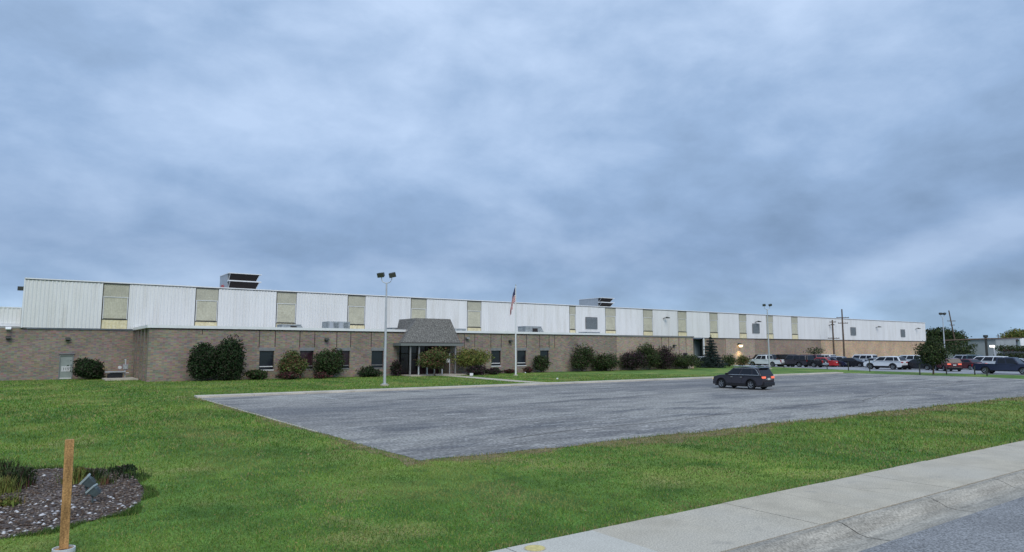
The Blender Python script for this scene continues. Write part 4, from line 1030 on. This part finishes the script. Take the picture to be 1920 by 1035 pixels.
# ------------------------------------------------------------------ foreground stake and floodlights
x, y = G(119, 1037)
t = thing('wooden_stake', 'tall weathered wooden stake set in a white plastic tube at the lawn edge', 'wooden post', (x, y, 0), HEAD-R(90)+R(31))
hs = 1.485
b = MB(); b.box(-.053, .053, -.04, .04, .06, hs); st_ = b.build('post', M['wood'], t, bevel=.004)
for v in st_.data.vertices: v.co.x += .006*math.sin(v.co.z*2)-.012*v.co.z
b = MB(); n = 20
ro, ri = .135, .120
for i in range(n):
    a0, a1 = 6.2832*i/n, 6.2832*(i+1)/n
    for (r_, z0_, r2_, z1_) in ((ro, -.3, ro, .07), (ro, .07, ri, .07), (ri, .07, ri, -.1)):
        b.poly([(r_*math.cos(a0), r_*math.sin(a0), z0_), (r_*math.cos(a1), r_*math.sin(a1), z0_), (r2_*math.cos(a1), r2_*math.sin(a1), z1_), (r2_*math.cos(a0), r2_*math.sin(a0), z1_)])
b.build('tube', M['pvc'], t)
b = MB(); b.tube([(0, 0, -.05), (0, 0, .045)], ri-.001, n=20); b.build('soil_fill', M['wood'], t)
def garden_flood(px, py, rz, tilt, label, s=1.0, lift=.16):
    x, y = G(px, py)
    t = thing('garden_floodlight', label, 'floodlight', (x, y, 0), rz, 'garden floodlights in the mulch bed')
    b = MB(); b.tube([(0, 0, -.1), (0, 0, lift)], .014*s, n=8); b.tube([(0, 0, lift-.02), (0, 0, lift+.03)], .026*s, n=8); b.build('spike', M['flood_body'], t, smooth=True)
    Rm = Matrix.Rotation(tilt, 3, 'X'); c = Vector((0, 0, lift+.11*s))
    def P(*q): return [c+Rm@Vector((a*s, b_*s, d_*s)) for a, b_, d_ in q]
    b = MB(); b.hull8(P((-.10, -.02, -.075), (.10, -.02, -.075), (.065, .13, -.05), (-.065, .13, -.05), (-.10, -.02, .075), (.10, -.02, .075), (.065, .13, .05), (-.065, .13, .05)))
    o = b.build('housing', M['flood_body'], t, bevel=.008)
    b = MB(); b.hull8(P((-.115, -.055, -.09), (.115, -.055, -.09), (.115, -.021, -.09), (-.115, -.021, -.09), (-.115, -.055, .09), (.115, -.055, .09), (.115, -.021, .09), (-.115, -.021, .09))); b.build('rim', M['flood_rim'], o, bevel=.006)
    b = MB(); b.hull8(P((-.09, -.060, -.068), (.09, -.060, -.068), (.09, -.056, -.068), (-.09, -.056, -.068), (-.09, -.060, .068), (.09, -.060, .068), (.09, -.056, .068), (-.09, -.056, .068))); b.build('lens', M['glass'], o)
    b = MB()
    for k in range(5): b.hull8(P((-.075, .03+.02*k, .055), (.075, .03+.02*k, .055), (.075, .036+.02*k, .055), (-.075, .036+.02*k, .055), (-.07, .03+.02*k, .088-.004*k), (.07, .03+.02*k, .088-.004*k), (.07, .036+.02*k, .088-.004*k), (-.07, .036+.02*k, .088-.004*k)))
    b.build('cooling_fin', M['flood_body'], o)
garden_flood(161, 930, HEAD+R(205), R(-42), 'left grey green floodlight in the mulch bed, tilted up', 1.1, .16)
garden_flood(173, 944, HEAD+R(196), R(-46), 'right grey green floodlight in the mulch bed, nearer and lower', .95, .13)
# yellow valve lid on the sidewalk
x, y = G(1003, 1029, .02)
t = thing('valve_lid', 'small round yellowish utility lid set in the sidewalk', 'utility lid', (x, y, 0))
b = MB(); b.tube([(0, 0, .0), (0, 0, .034)], .135, n=24); b.build('lid', M['yellow'], t)
b = MB(); b.tube([(0, 0, .0), (0, 0, .029)], .155, n=24); b.build('ring', M['concrete'], t)

# ------------------------------------------------------------------ small entrance things
for i, (px, py, h, lab) in enumerate([(785, 702.2, .85, 'white bollard nearest the entrance columns'), (801, 702, .8, 'white bollard second from the entrance columns'),
        (815, 701.2, .8, 'slim white bollard left of the sign post'), (829, 700.8, .55, 'short pale bollard just left of the sign post')]):
    x, y = PX(px, 61.3+i*.25), 61.3+i*.25
    t = thing('bollard', lab, 'bollard', (x, y, .1), 0, 'white bollards at the entrance')
    b = MB(); b.tube([(0, 0, 0), (0, 0, h-.05), (0, 0, h)], [.07, .07, .04], n=10); b.build('post', M['pvc'], t, smooth=True)
    b = MB(); b.tube([(0, 0, 0), (0, 0, .05)], .12, n=10); b.build('base', M['concrete'], t)
x = PX(843, 61.2)
t = thing('sign_post', 'small blank white sign on a slim post at the entrance', 'sign', (x, 61.2, 0))
b = MB(); b.tube([(0, 0, 0), (0, 0, 2.3)], .035, n=8); b.build('post', M['galv'], t)
box('sign_board', M['pvc'], t, -.42, -.06, -.02, .02, 1.35, 1.72)
for i, (px, py, s, lab) in enumerate([(884, 706, .33, 'white utility marker box on the grass right of the entrance walk'), (985, 700, .14, 'tiny white marker near the flagpole foot'), (1045, 712, .16, 'tiny white marker alone on the grass above the kerb')]):
    x, y = G(px, py); t = thing('ground_marker', lab, 'marker', (x, y, 0), VR)
    b = MB(); b.box(-s*.5, s*.5, -s*.35, s*.35, s*.25, s); b.build('box', M['trim'], t, bevel=.02)
    b = MB(); b.box(-s*.12, s*.12, -s*.12, s*.12, -.02, s*.249); b.build('stem', M['galv'], t)
# gas meter and pipes at the wing corner
t = thing('gas_meter', 'cluster of grey utility pipes and meters in the corner beside the office wing', 'gas meter', (7.1, 71.6, 0))
b = MB(); b.tube([(.3, 0, 0), (.3, 0, 1.75)], .06); b.tube([(.3, 0, 1.75), (.3, .9, 1.75)], .05); b.tube([(-.9, 0, .55), (.6, 0, .55)], .05); b.tube([(-.9, 0, 0), (-.9, 0, .55)], .05); b.build('pipe', M['galv'], t, smooth=True)
b = MB(); b.box(.1, .5, -.2, .2, .9, 1.3); b.build('meter', M['unit_grey'], t, bevel=.03)
b = MB(); b.tube([(-.15, -.1, 1.05), (-.15, .1, 1.05)], .15, n=12); b.build('regulator', M['pvc'], t)
b = MB(); b.box(-1.3, .3, -.4, .3, .62, .72); b.build('cover', M['unit'], t)
b = MB(); b.box(-1.1, .1, -.25, .2, .02, .5); b.build('cabinet', M['black'], t)
for i, px in enumerate((1406, 1470, 1551, 1591, 1631, 1725, 1775, 1828, 1851)):
    yb = [686, 690, 692.5, 695, 697, 703, 702, 703, 705][i]; x, y = G(px, yb); fw = x*_f[0]+y*_f[1]
    h = [18, 8, 8, 15, 24, 17, 10, 15, 14][i]*fw/FPX
    t = thing('fence_post', ['slim dark post left of the white pickup', 'short dark post in the grass strip behind the floodlight pole', 'short dark post below the red parked car', 'dark post left of the parked white suv', 'tall dark post at the nose of the white sedan',
         'dark post by the black sedan nose', 'short dark post below the dark red car', 'dark post right of the dark red car', 'dark post before the dark pickup'][i], 'post', (x, y, 0), VR, 'short dark posts along the grass strip')
    b = MB(); b.box(-.045, .045, -.045, .045, 0, h); b.build('post', M['lamp_dark'], t)
    b = MB(); b.box(-.07, .07, -.07, .07, h+.001, h+.05); b.build('cap', M['lamp_dark'], t)

# ------------------------------------------------------------------ vehicles (x forward, y left)
def arch(cx, r, z0, n=9):
    return [(cx+r*math.cos(a), z0+r*math.sin(a)) for a in np.linspace(math.pi, 0, n)]
SPEC = {
 'suv': dict(L=4.62, W=1.86, H=1.66, wb=2.70, fo=.92, r=.36, belt=1.04, sill=.30, hoodF=.90, tail=1.02, cab=(-2.22, -1.90, .34, 1.06), roofdrop=.085),
 'sedan': dict(L=4.85, W=1.84, H=1.45, wb=2.80, fo=.95, r=.33, belt=.95, sill=.22, hoodF=.74, tail=.98, cab=(-1.72, -1.02, .40, 1.18), roofdrop=.03),
 'bigsuv': dict(L=5.1, W=1.98, H=1.86, wb=2.95, fo=.95, r=.39, belt=1.16, sill=.34, hoodF=1.08, tail=1.14, cab=(-2.46, -2.30, .62, 1.12), roofdrop=.02),
 'pickup': dict(L=5.8, W=2.0, H=1.86, wb=3.5, fo=.98, r=.40, belt=1.14, sill=.42, hoodF=1.08, tail=1.14, cab=(-.62, -.48, 1.05, 1.6), roofdrop=.02),
 'van': dict(L=5.1, W=1.98, H=1.80, wb=3.05, fo=.98, r=.35, belt=1.08, sill=.24, hoodF=.88, tail=1.08, cab=(-2.46, -2.32, .95, 1.75), roofdrop=.03),
}
WHEELS = {}
def wheel_meshes(r, w=.23):
    if r in WHEELS: return WHEELS[r]
    b = MB(); prof_ = [(r*.62, -w/2), (r*.92, -w/2), (r, -w*.36), (r, w*.36), (r*.92, w/2), (r*.62, w/2)]; n = 28; rg = []
    for (rr, yy) in prof_: rg.append([b.bm.verts.new((rr*math.cos(6.2832*k/n), yy, rr*math.sin(6.2832*k/n))) for k in range(n)])
    for a, c in zip(rg, rg[1:]+rg[:1]):
        for k in range(n): b.bm.faces.new((a[k], a[(k+1) % n], c[(k+1) % n], c[k]))
    bmesh.ops.recalc_face_normals(b.bm, faces=b.bm.faces[:]); me = bpy.data.meshes.new('tyre'); b.bm.to_mesh(me); b.bm.free()
    me.polygons.foreach_set('use_smooth', [True]*len(me.polygons)); me.set_sharp_from_angle(angle=R(40)); me.materials.append(M['tyre'])
    b = MB(); R2 = r*.64
    # rim ring and five double spokes, both sides
    for s in (-1, 1):
        y0 = s*w*.40
        rings = [[b.bm.verts.new((rr*math.cos(6.2832*k/n), yy, rr*math.sin(6.2832*k/n))) for k in range(n)] for rr, yy in ((R2, s*w*.47), (R2*.88, y0), (R2*.84, s*w*.1))]
        for a, c in zip(rings, rings[1:]):
            for k in range(n): b.bm.faces.new((a[k], a[(k+1) % n], c[(k+1) % n], c[k]))
        for k in range(5):
            a = 6.2832*k/5+.3
            for da in (-.13, .13):
                ca, sa = math.cos(a+da), math.sin(a+da); tx, tz = -sa*R2*.07, ca*R2*.07
                ya, yb = sorted((y0-s*.03, y0))
                i0, o0 = R2*.12, R2*.9
                b.hull8([(i0*ca-tx, ya, i0*sa-tz), (o0*ca-tx, ya, o0*sa-tz), (o0*ca+tx, ya, o0*sa+tz), (i0*ca+tx, ya, i0*sa+tz),
                         (i0*ca-tx, yb, i0*sa-tz), (o0*ca-tx, yb, o0*sa-tz), (o0*ca+tx, yb, o0*sa+tz), (i0*ca+tx, yb, i0*sa+tz)])
        b.tube([(0, y0-s*.04, 0), (0, y0+s*.01, 0)], R2*.22, n=12)
    bmesh.ops.recalc_face_normals(b.bm, faces=b.bm.faces[:]); me2 = bpy.data.meshes.new('rim'); b.bm.to_mesh(me2); b.bm.free(); me2.materials.append(M['rim'])
    b = MB(); b.tube([(0, -.02, 0), (0, .02, 0)], R2*.86, n=20); bmesh.ops.recalc_face_normals(b.bm, faces=b.bm.faces[:]); me3 = bpy.data.meshes.new('brake_disc'); b.bm.to_mesh(me3); b.bm.free(); me3.materials.append(M['black'])
    WHEELS[r] = (me, me2, me3); return WHEELS[r]
def car(name, label, kind, pcol, x, y, rz, z=0.0, lit=False, group='vehicles in the far parking lot', detail=False, rack=False):
    s = SPEC[kind]; Lh = s['L']/2; Wd = s['W']; H = s['H']; belt = s['belt']; sill = s['sill']; r = s['r']
    xf = Lh-s['fo']; xr = xf-s['wb']; ar = r*1.17; pm = M[pcol]
    t = thing(name, label, dict(suv='suv', bigsuv='suv', sedan='car', pickup='pickup truck', van='van')[kind], (x, y, z), rz, group)
    c0, c1, c2, c3 = s['cab']      # rear bottom x, rear top x, front top x, front bottom x
    # lower body: side outline with wheel arches, lofted across the width
    outl = [(-Lh+.04, sill+.16), (-Lh+.10, sill+.04)] + [(xr-ar, sill)] + arch(xr, ar, r*.96)[1:-1] + [(xr+ar, sill)] + [(xf-ar, sill)] + arch(xf, ar, r*.96)[1:-1] + [(xf+ar, sill)]
    outl += [(Lh-.10, sill+.04), (Lh-.01, sill+.20), (Lh, sill+.38), (Lh-.06, s['hoodF']-.06), (Lh-.22, s['hoodF']), (Lh-.7, (s['hoodF']+belt)/2+.05), (c3+.02, belt+.015)]
    if kind == 'pickup': outl += [(c3-.4, belt), (c0+.03, belt), (c0-.02, belt-.02), (-Lh+.05, belt-.02), (-Lh, belt-.07), (-Lh, sill+.4)]
    elif kind == 'sedan': outl += [(c3-.4, belt), (c0, s['tail']-.02), (-Lh+.25, s['tail']), (-Lh+.03, s['tail']-.08), (-Lh, sill+.4)]
    else: outl += [(c3-.4, belt), (-Lh+.22, belt+.01), (-Lh+.06, belt-.03), (-Lh, sill+.45)]
    bmx = bmesh.new(); secs = [(-.5, .0), (-.485, .0), (.485, .0), (.5, .0)]
    loops = []
    for q in (-.5, -.47, .47, .5):
        lp = []
        for (px_, pz_) in outl:
            tap = 1-.17*max(0, (abs(px_)-(Lh-.75))/.75)**1.6
            up = max(0, (pz_-(belt-.35))/.35); side = 1-.05*up
            sc_ = Wd*tap*side*(q if abs(q) < .5 else q)
            inx = 1 if abs(q) < .5 else .985
            lp.append(bmx.verts.new((px_*inx, sc_, sill+(pz_-sill)*(1 if abs(q) < .5 else .985))))
        loops.append(lp)
    n = len(outl)
    for a, c in zip(loops, loops[1:]):
        for k in range(n): bmx.faces.new((a[k], a[(k+1) % n], c[(k+1) % n], c[k]))
    bmx.faces.new(loops[0]); bmx.faces.new(loops[-1][::-1])
    # cabin frustum
    tw = .78; bw = .955
    rb, rt, fT, fB = c0, c1, c2, c3
    cabv = []
    zr = H; zb_ = belt-.01
    def cp(px_, z_, sgn):
        f = (z_-belt)/(H-belt); return (px_, sgn*Wd/2*(bw+(tw-bw)*f), z_)
    mid = (rt+fT)/2
    side = [(rb, zb_), (fB, zb_), (fT, zr-s['roofdrop']), (mid, zr), (rt, zr-s['roofdrop'])]
    A_ = [bmx.verts.new(cp(a, b_, -1)) for a, b_ in side]; B_ = [bmx.verts.new(cp(a, b_, 1)) for a, b_ in side]
    for k in range(5): bmx.faces.new((A_[k], A_[(k+1) % 5], B_[(k+1) % 5], B_[k]))
    bmx.faces.new(A_[::-1]); bmx.faces.new(B_)
    bmesh.ops.recalc_face_normals(bmx, faces=bmx.faces[:])
    # soften the cabin edges
    ce = [e_ for e_ in bmx.edges if all(v_ in A_+B_ for v_ in e_.verts) and max(v_.co.z for v_ in e_.verts) > belt+.05]
    bmesh.ops.bevel(bmx, geom=ce, offset=.055, segments=3, affect='EDGES', profile=.6)
    me = bpy.data.meshes.new('body'); bmx.to_mesh(me); bmx.free()
    me.polygons.foreach_set('use_smooth', [True]*len(me.polygons)); me.set_sharp_from_angle(angle=R(32))
    body = link('body', me, pm, t)
    # dark underside
    box('underbody', M['black'], t, -Lh+.25, Lh-.25, -Wd/2+.12, Wd/2-.12, sill-.10, sill+.25)
    # glass
    zg0, zg1 = belt+.05, H-.13
    def edge_x(z_, rear):
        f = (z_-zb_)/(zr-s['roofdrop']-zb_); return (rb+(rt-rb)*f) if rear else (fB+(fT-fB)*f)
    def sidepane(fa, fb, sgn, nm='side_window'):
        q = []
        for (f, z_) in ((fa, zg0), (fb, zg0), (fb, zg1), (fa, zg1)):
            xr_, xf_ = edge_x(z_, True)+.10, edge_x(z_, False)-.10
            q.append(Vector(cp(xr_+(xf_-xr_)*f, z_, sgn)))
        off_ = Vector((0, sgn*.012, .004)); b = MB()
        b.hull8([p-off_*.6 for p in q]+[p+off_ for p in q]) if sgn < 0 else b.hull8([p+off_ for p in q]+[p-off_*.6 for p in q])
        return b.build(nm, M['autoglass'], t)
    splits = {'suv': ((.02, .20), (.23, .585), (.625, .98)), 'bigsuv': ((.02, .27), (.30, .60), (.64, .98)), 'van': ((.02, .33), (.36, .66), (.69, .98)), 'sedan': ((.04, .47), (.50, .96)), 'pickup': ((.05, .45), (.50, .97))}[kind]
    for sgn in (-1, 1):
        for fa, fb in splits: sidepane(fa, fb, sgn)
    def endpane(rear, nm):
        q = []
        for (yf, z_) in ((-.90, zg0), (.90, zg0), (.88, zg1+.03), (-.88, zg1+.03)):
            e_ = edge_x(z_, rear); p = Vector(cp(e_, z_, 1)); p.y *= yf; q.append(p)
        dx = -.014 if rear else .014; b = MB(); b.hull8([p-Vector((dx, 0, 0)) for p in q]+[p+Vector((dx, 0, .008)) for p in q]); return b.build(nm, M['autoglass'], t)
    endpane(False, 'windshield'); endpane(True, 'rear_window')
    tm, rm_, dm = wheel_meshes(r)
    for (wx_, sgn) in ((xf, 1), (xf, -1), (xr, 1), (xr, -1)):
        wo = bpy.data.objects.new('wheel', tm); COL.objects.link(wo); wo.parent = t; wo.location = (wx_, sgn*(Wd/2-.135), r)
        for nm, mm in (('rim', rm_), ('brake_disc', dm)):
            ro_ = bpy.data.objects.new(nm, mm); COL.objects.link(ro_); ro_.parent = wo
    wd = lambda px_: Wd*(1-.17*max(0, (abs(px_)-(Lh-.75))/.75)**1.6)
    tz = (belt-.04) if kind in ('suv', 'bigsuv', 'van', 'pickup') else s['tail']-.06
    for sgn in (-1, 1):
        yo = sgn*(wd(Lh)/2-.02)
        # tail lamps wrap the rear corner
        b = MB(); a, c = sorted((yo, yo-sgn*(.36 if kind in ('suv', 'sedan') else .17))); hgt = .17 if kind in ('suv', 'sedan') else .42
        b.box(-Lh-.012, -Lh+.18, a-.012, c+.012, tz-hgt, tz-.02); b.build('taillight', M['tail_lit' if lit else 'tail'], t, bevel=.02)
        b = MB(); a, c = sorted((yo, yo-sgn*.36)); b.hull8([(Lh-.30, a-.01, s['hoodF']-.26), (Lh+.008, a-.01, s['hoodF']-.26), (Lh+.008, c+.01, s['hoodF']-.26), (Lh-.30, c+.01, s['hoodF']-.26), (Lh-.34, a-.01, s['hoodF']-.09), (Lh-.05, a-.01, s['hoodF']-.11), (Lh-.05, c+.01, s['hoodF']-.11), (Lh-.34, c+.01, s['hoodF']-.09)])
        b.build('headlight', M['head_lit' if lit else 'head'], t)
        b = MB(); mx_ = c3-.28; a, c = sorted((sgn*Wd/2*.97, sgn*(Wd/2+.19))); b.box(mx_-.07, mx_+.08, a, c, belt+.01, belt+.15); b.build('side_mirror', pm if pcol == 'white' else M['black'], t, bevel=.025)
        b = MB()
        hx = [.05, 1.0] if kind != 'sedan' else [-.55, .35]
        for hh in hx:
            hh2 = min(hh, c3-.7) if hh > .5 else hh-.55; a, c = sorted((sgn*(Wd/2-.002), sgn*(Wd/2+.035))); b.box(hh2-.10, hh2+.10, a, c, belt-.16, belt-.125)
        b.build('door_handle', M['chrome'] if detail else pm, t)
        # dark lower cladding
        if kind in ('suv', 'bigsuv'):
            b = MB(); a, c = sorted((sgn*(Wd/2-.05), sgn*(Wd/2+.012))); b.box(xr+ar+.01, xf-ar-.01, a, c, sill-.03, sill+.15)
            b.build('sill_cladding', M['black'], t)
            for cx in (xf, xr):
                b = MB(); a, c = sorted((sgn*(Wd/2-.06), sgn*(Wd/2+.02)))
                o_ = arch(cx, ar+.055, r*.96, 13); i_ = arch(cx, ar-.005, r*.96, 13)
                for k in range(12): b.hull8([(i_[k][0], a, i_[k][1]), (o_[k][0], a, o_[k][1]), (o_[k+1][0], a, o_[k+1][1]), (i_[k+1][0], a, i_[k+1][1]), (i_[k][0], c, i_[k][1]), (o_[k][0], c, o_[k][1]), (o_[k+1][0], c, o_[k+1][1]), (i_[k+1][0], c, i_[k+1][1])])
                b.build('arch_trim', M['black'], t)
    bc = M['black'] if kind in ('suv', 'bigsuv') else (M['chrome'] if kind == 'pickup' else pm)
    b = MB(); w_ = wd(Lh)/2-.06; b.box(-Lh-.07, -Lh+.2, -w_, w_, sill, sill+.26); b.build('rear_bumper', bc, t, bevel=.04)
    b = MB(); b.box(Lh-.2, Lh+.05, -w_, w_, sill, sill+.22); b.build('front_bumper', bc, t, bevel=.04)
    b = MB(); b.box(-Lh-.03, -Lh+.01, -.17, .17, sill+.42 if kind != 'pickup' else sill+.3, sill+.56 if kind != 'pickup' else sill+.44); b.build('licence_plate', M['plate'], t)
    b = MB(); b.box(Lh-.05, Lh+.012, -.38, .38, sill+.26, s['hoodF']-.13); b.build('grille', M['black'], t)
    if kind in ('suv', 'bigsuv') and (rack or detail):
        for sgn in (-1, 1):
            b = MB(); yy_ = sgn*Wd/2*.70; b.tube([(c1+.25, yy_, H-.02), (c1+.35, yy_, H+.055), (c2-.15, yy_, H+.055), (c2-.02, yy_, H-.03)], .022, n=6); b.build('roof_rail', M['chrome'], t)
    if detail:
        for sgn in (-1, 1):      # bright strip round the side glass
            b = MB(); pts = []
            for (f, z_) in ((.985, zg0-.02), (.01, zg0-.02), (.005, zg0+.02), (.06, zg1-.03), (.12, zg1+.015), (.97, zg1+.015)):
                xr_, xf_ = edge_x(z_, True)+.10, edge_x(z_, False)-.10; p = Vector(cp(xr_+(xf_-xr_)*f, z_, sgn)); p.y += sgn*.012; pts.append(p)
            b.tube(pts, .013, n=5); b.build('window_trim', M['chrome'], t)
        b = MB(); b.hull8([(c1-.20, -.62, H-.075), (c1+.1, -.66, H-.04), (c1+.1, .66, H-.04), (c1-.20, .62, H-.075), (c1-.20, -.62, H-.045), (c1+.1, -.66, H+.004), (c1+.1, .66, H+.004), (c1-.20, .62, H-.045)]); b.build('roof_spoiler', M['black'], t)
        b = MB(); b.box(-Lh-.025, -Lh+.05, -.42, .42, tz-.24, tz-.20); b.build('tailgate_trim', M['chrome'], t)
        b = MB()
        for sgn in (-1, 1):
            for xx_ in (-.52, .42):
                a, c = sorted((sgn*(Wd/2-.002), sgn*(Wd/2+.004))); b.box(xx_-.006, xx_+.006, a, c, sill+.12, belt-.03)
        b.build('door_seam', M['black'], t)
    if kind == 'pickup':
        b = MB(); b.box(-Lh+.12, c0-.08, -Wd/2+.16, Wd/2-.16, belt-.018, belt-.010); b.build('cargo_bed', M['black'], t)
    return t
sx1, sy1 = 40.35, 29.1
car('suv', 'dark grey compact suv with roof rails driving across the empty lot with lights on', 'suv', 'suv', sx1, sy1, R(91), z=.012, lit=True, group=None, detail=True).scale = (.865, .865, .905)
def park(name, label, kind, col, px, Y, h=90, sc=1.0, **k):
    car(name, label, kind, col, PX(px, Y), Y, R(h), z=.010, **k).scale = (sc, sc, sc*.98)
park('pickup_truck', 'white pickup truck parked behind the thin floodlight pole', 'pickup', 'white', 1438, 64.0, 92)
park('suv', 'black suv behind the cab of the white pickup', 'bigsuv', 'black', 1428, 70.2, 88, rack=True)
park('suv', 'black suv behind the tail of the white pickup', 'bigsuv', 'black', 1467, 69.6, 92)
park('suv', 'dark grey suv first in the row right of the white pickup', 'bigsuv', 'grey', 1490, 60.0, 90)
park('suv', 'maroon suv behind the black pickup truck left of the bright red car', 'bigsuv', 'maroon', 1512, 64.5, 90)
park('pickup_truck', 'black pickup truck just left of the bright red car', 'pickup', 'black', 1514, 58.0, 90)
park('sedan', 'bright red sedan in the jumble of parked cars', 'sedan', 'red', 1541, 58.5, 90)
park('van', 'white van standing behind the bright red car', 'van', 'white', 1553, 65.6, -100)
park('sedan', 'dark blue sedan right of the bright red car', 'sedan', 'blue', 1562, 57.4, -88)
park('suv', 'silver suv in the middle of the parked row', 'suv', 'silver', 1579, 56.6, -82)
park('sedan', 'black sedan just left of the big white suv', 'sedan', 'black', 1599, 54.6, -88)
park('suv', 'big white boxy suv near the tall utility pole', 'bigsuv', 'white', 1614, 57.4, 90, rack=True)
park('suv', 'long white crossover car nearest in the middle of the far lot', 'suv', 'white', 1660, 45.6, 90, sc=1.1)
park('suv', 'white suv behind the nearest white crossover and black sedan', 'bigsuv', 'white', 1702, 50.2, 86)
park('suv', 'dark teal suv behind the white suv left of the tree', 'suv', 'teal', 1688, 55.5, 90)
park('sedan', 'black sedan left of the small strip tree', 'sedan', 'black', 1723, 42.2, 92)
park('suv', 'dark red suv with glowing tail lights right of the strip tree', 'suv', 'maroon', 1777, 37.6, 40, lit=True)
park('sedan', 'maroon sedan half hidden behind the dark red suv', 'sedan', 'maroon', 1812, 38.8, 70, lit=True)
park('suv', 'silver suv behind the glowing dark red suv', 'bigsuv', 'silver', 1805, 46.6, 90)
park('pickup_truck', 'teal pickup truck left of the white van', 'pickup', 'teal', 1825, 43.6, -90)
park('van', 'white van with dark windows behind the dark pickup', 'van', 'white', 1851, 38.4, 90)
park('pickup_truck', 'dark blue pickup truck at the right frame edge', 'pickup', 'blue', 1884, 29.4, -88)
park('suv', 'silver suv cut by the right frame edge behind the dark pickup', 'suv', 'silver', 1915, 31.5, -90)
park('sedan', 'silver sedan between the boxy white suv and the long white crossover', 'sedan', 'silver', 1641, 53.0, 90)
park('sedan', 'white sedan seen through the gap left of the strip tree trunk', 'sedan', 'white', 1738, 47.5, 88)
park('sedan', 'light silver sedan behind the tree and the glowing dark red suv', 'sedan', 'silver', 1762, 46.0, 90)
park('suv', 'white suv almost hidden behind the spruce', 'suv', 'white', 1316, 67.4, 90)
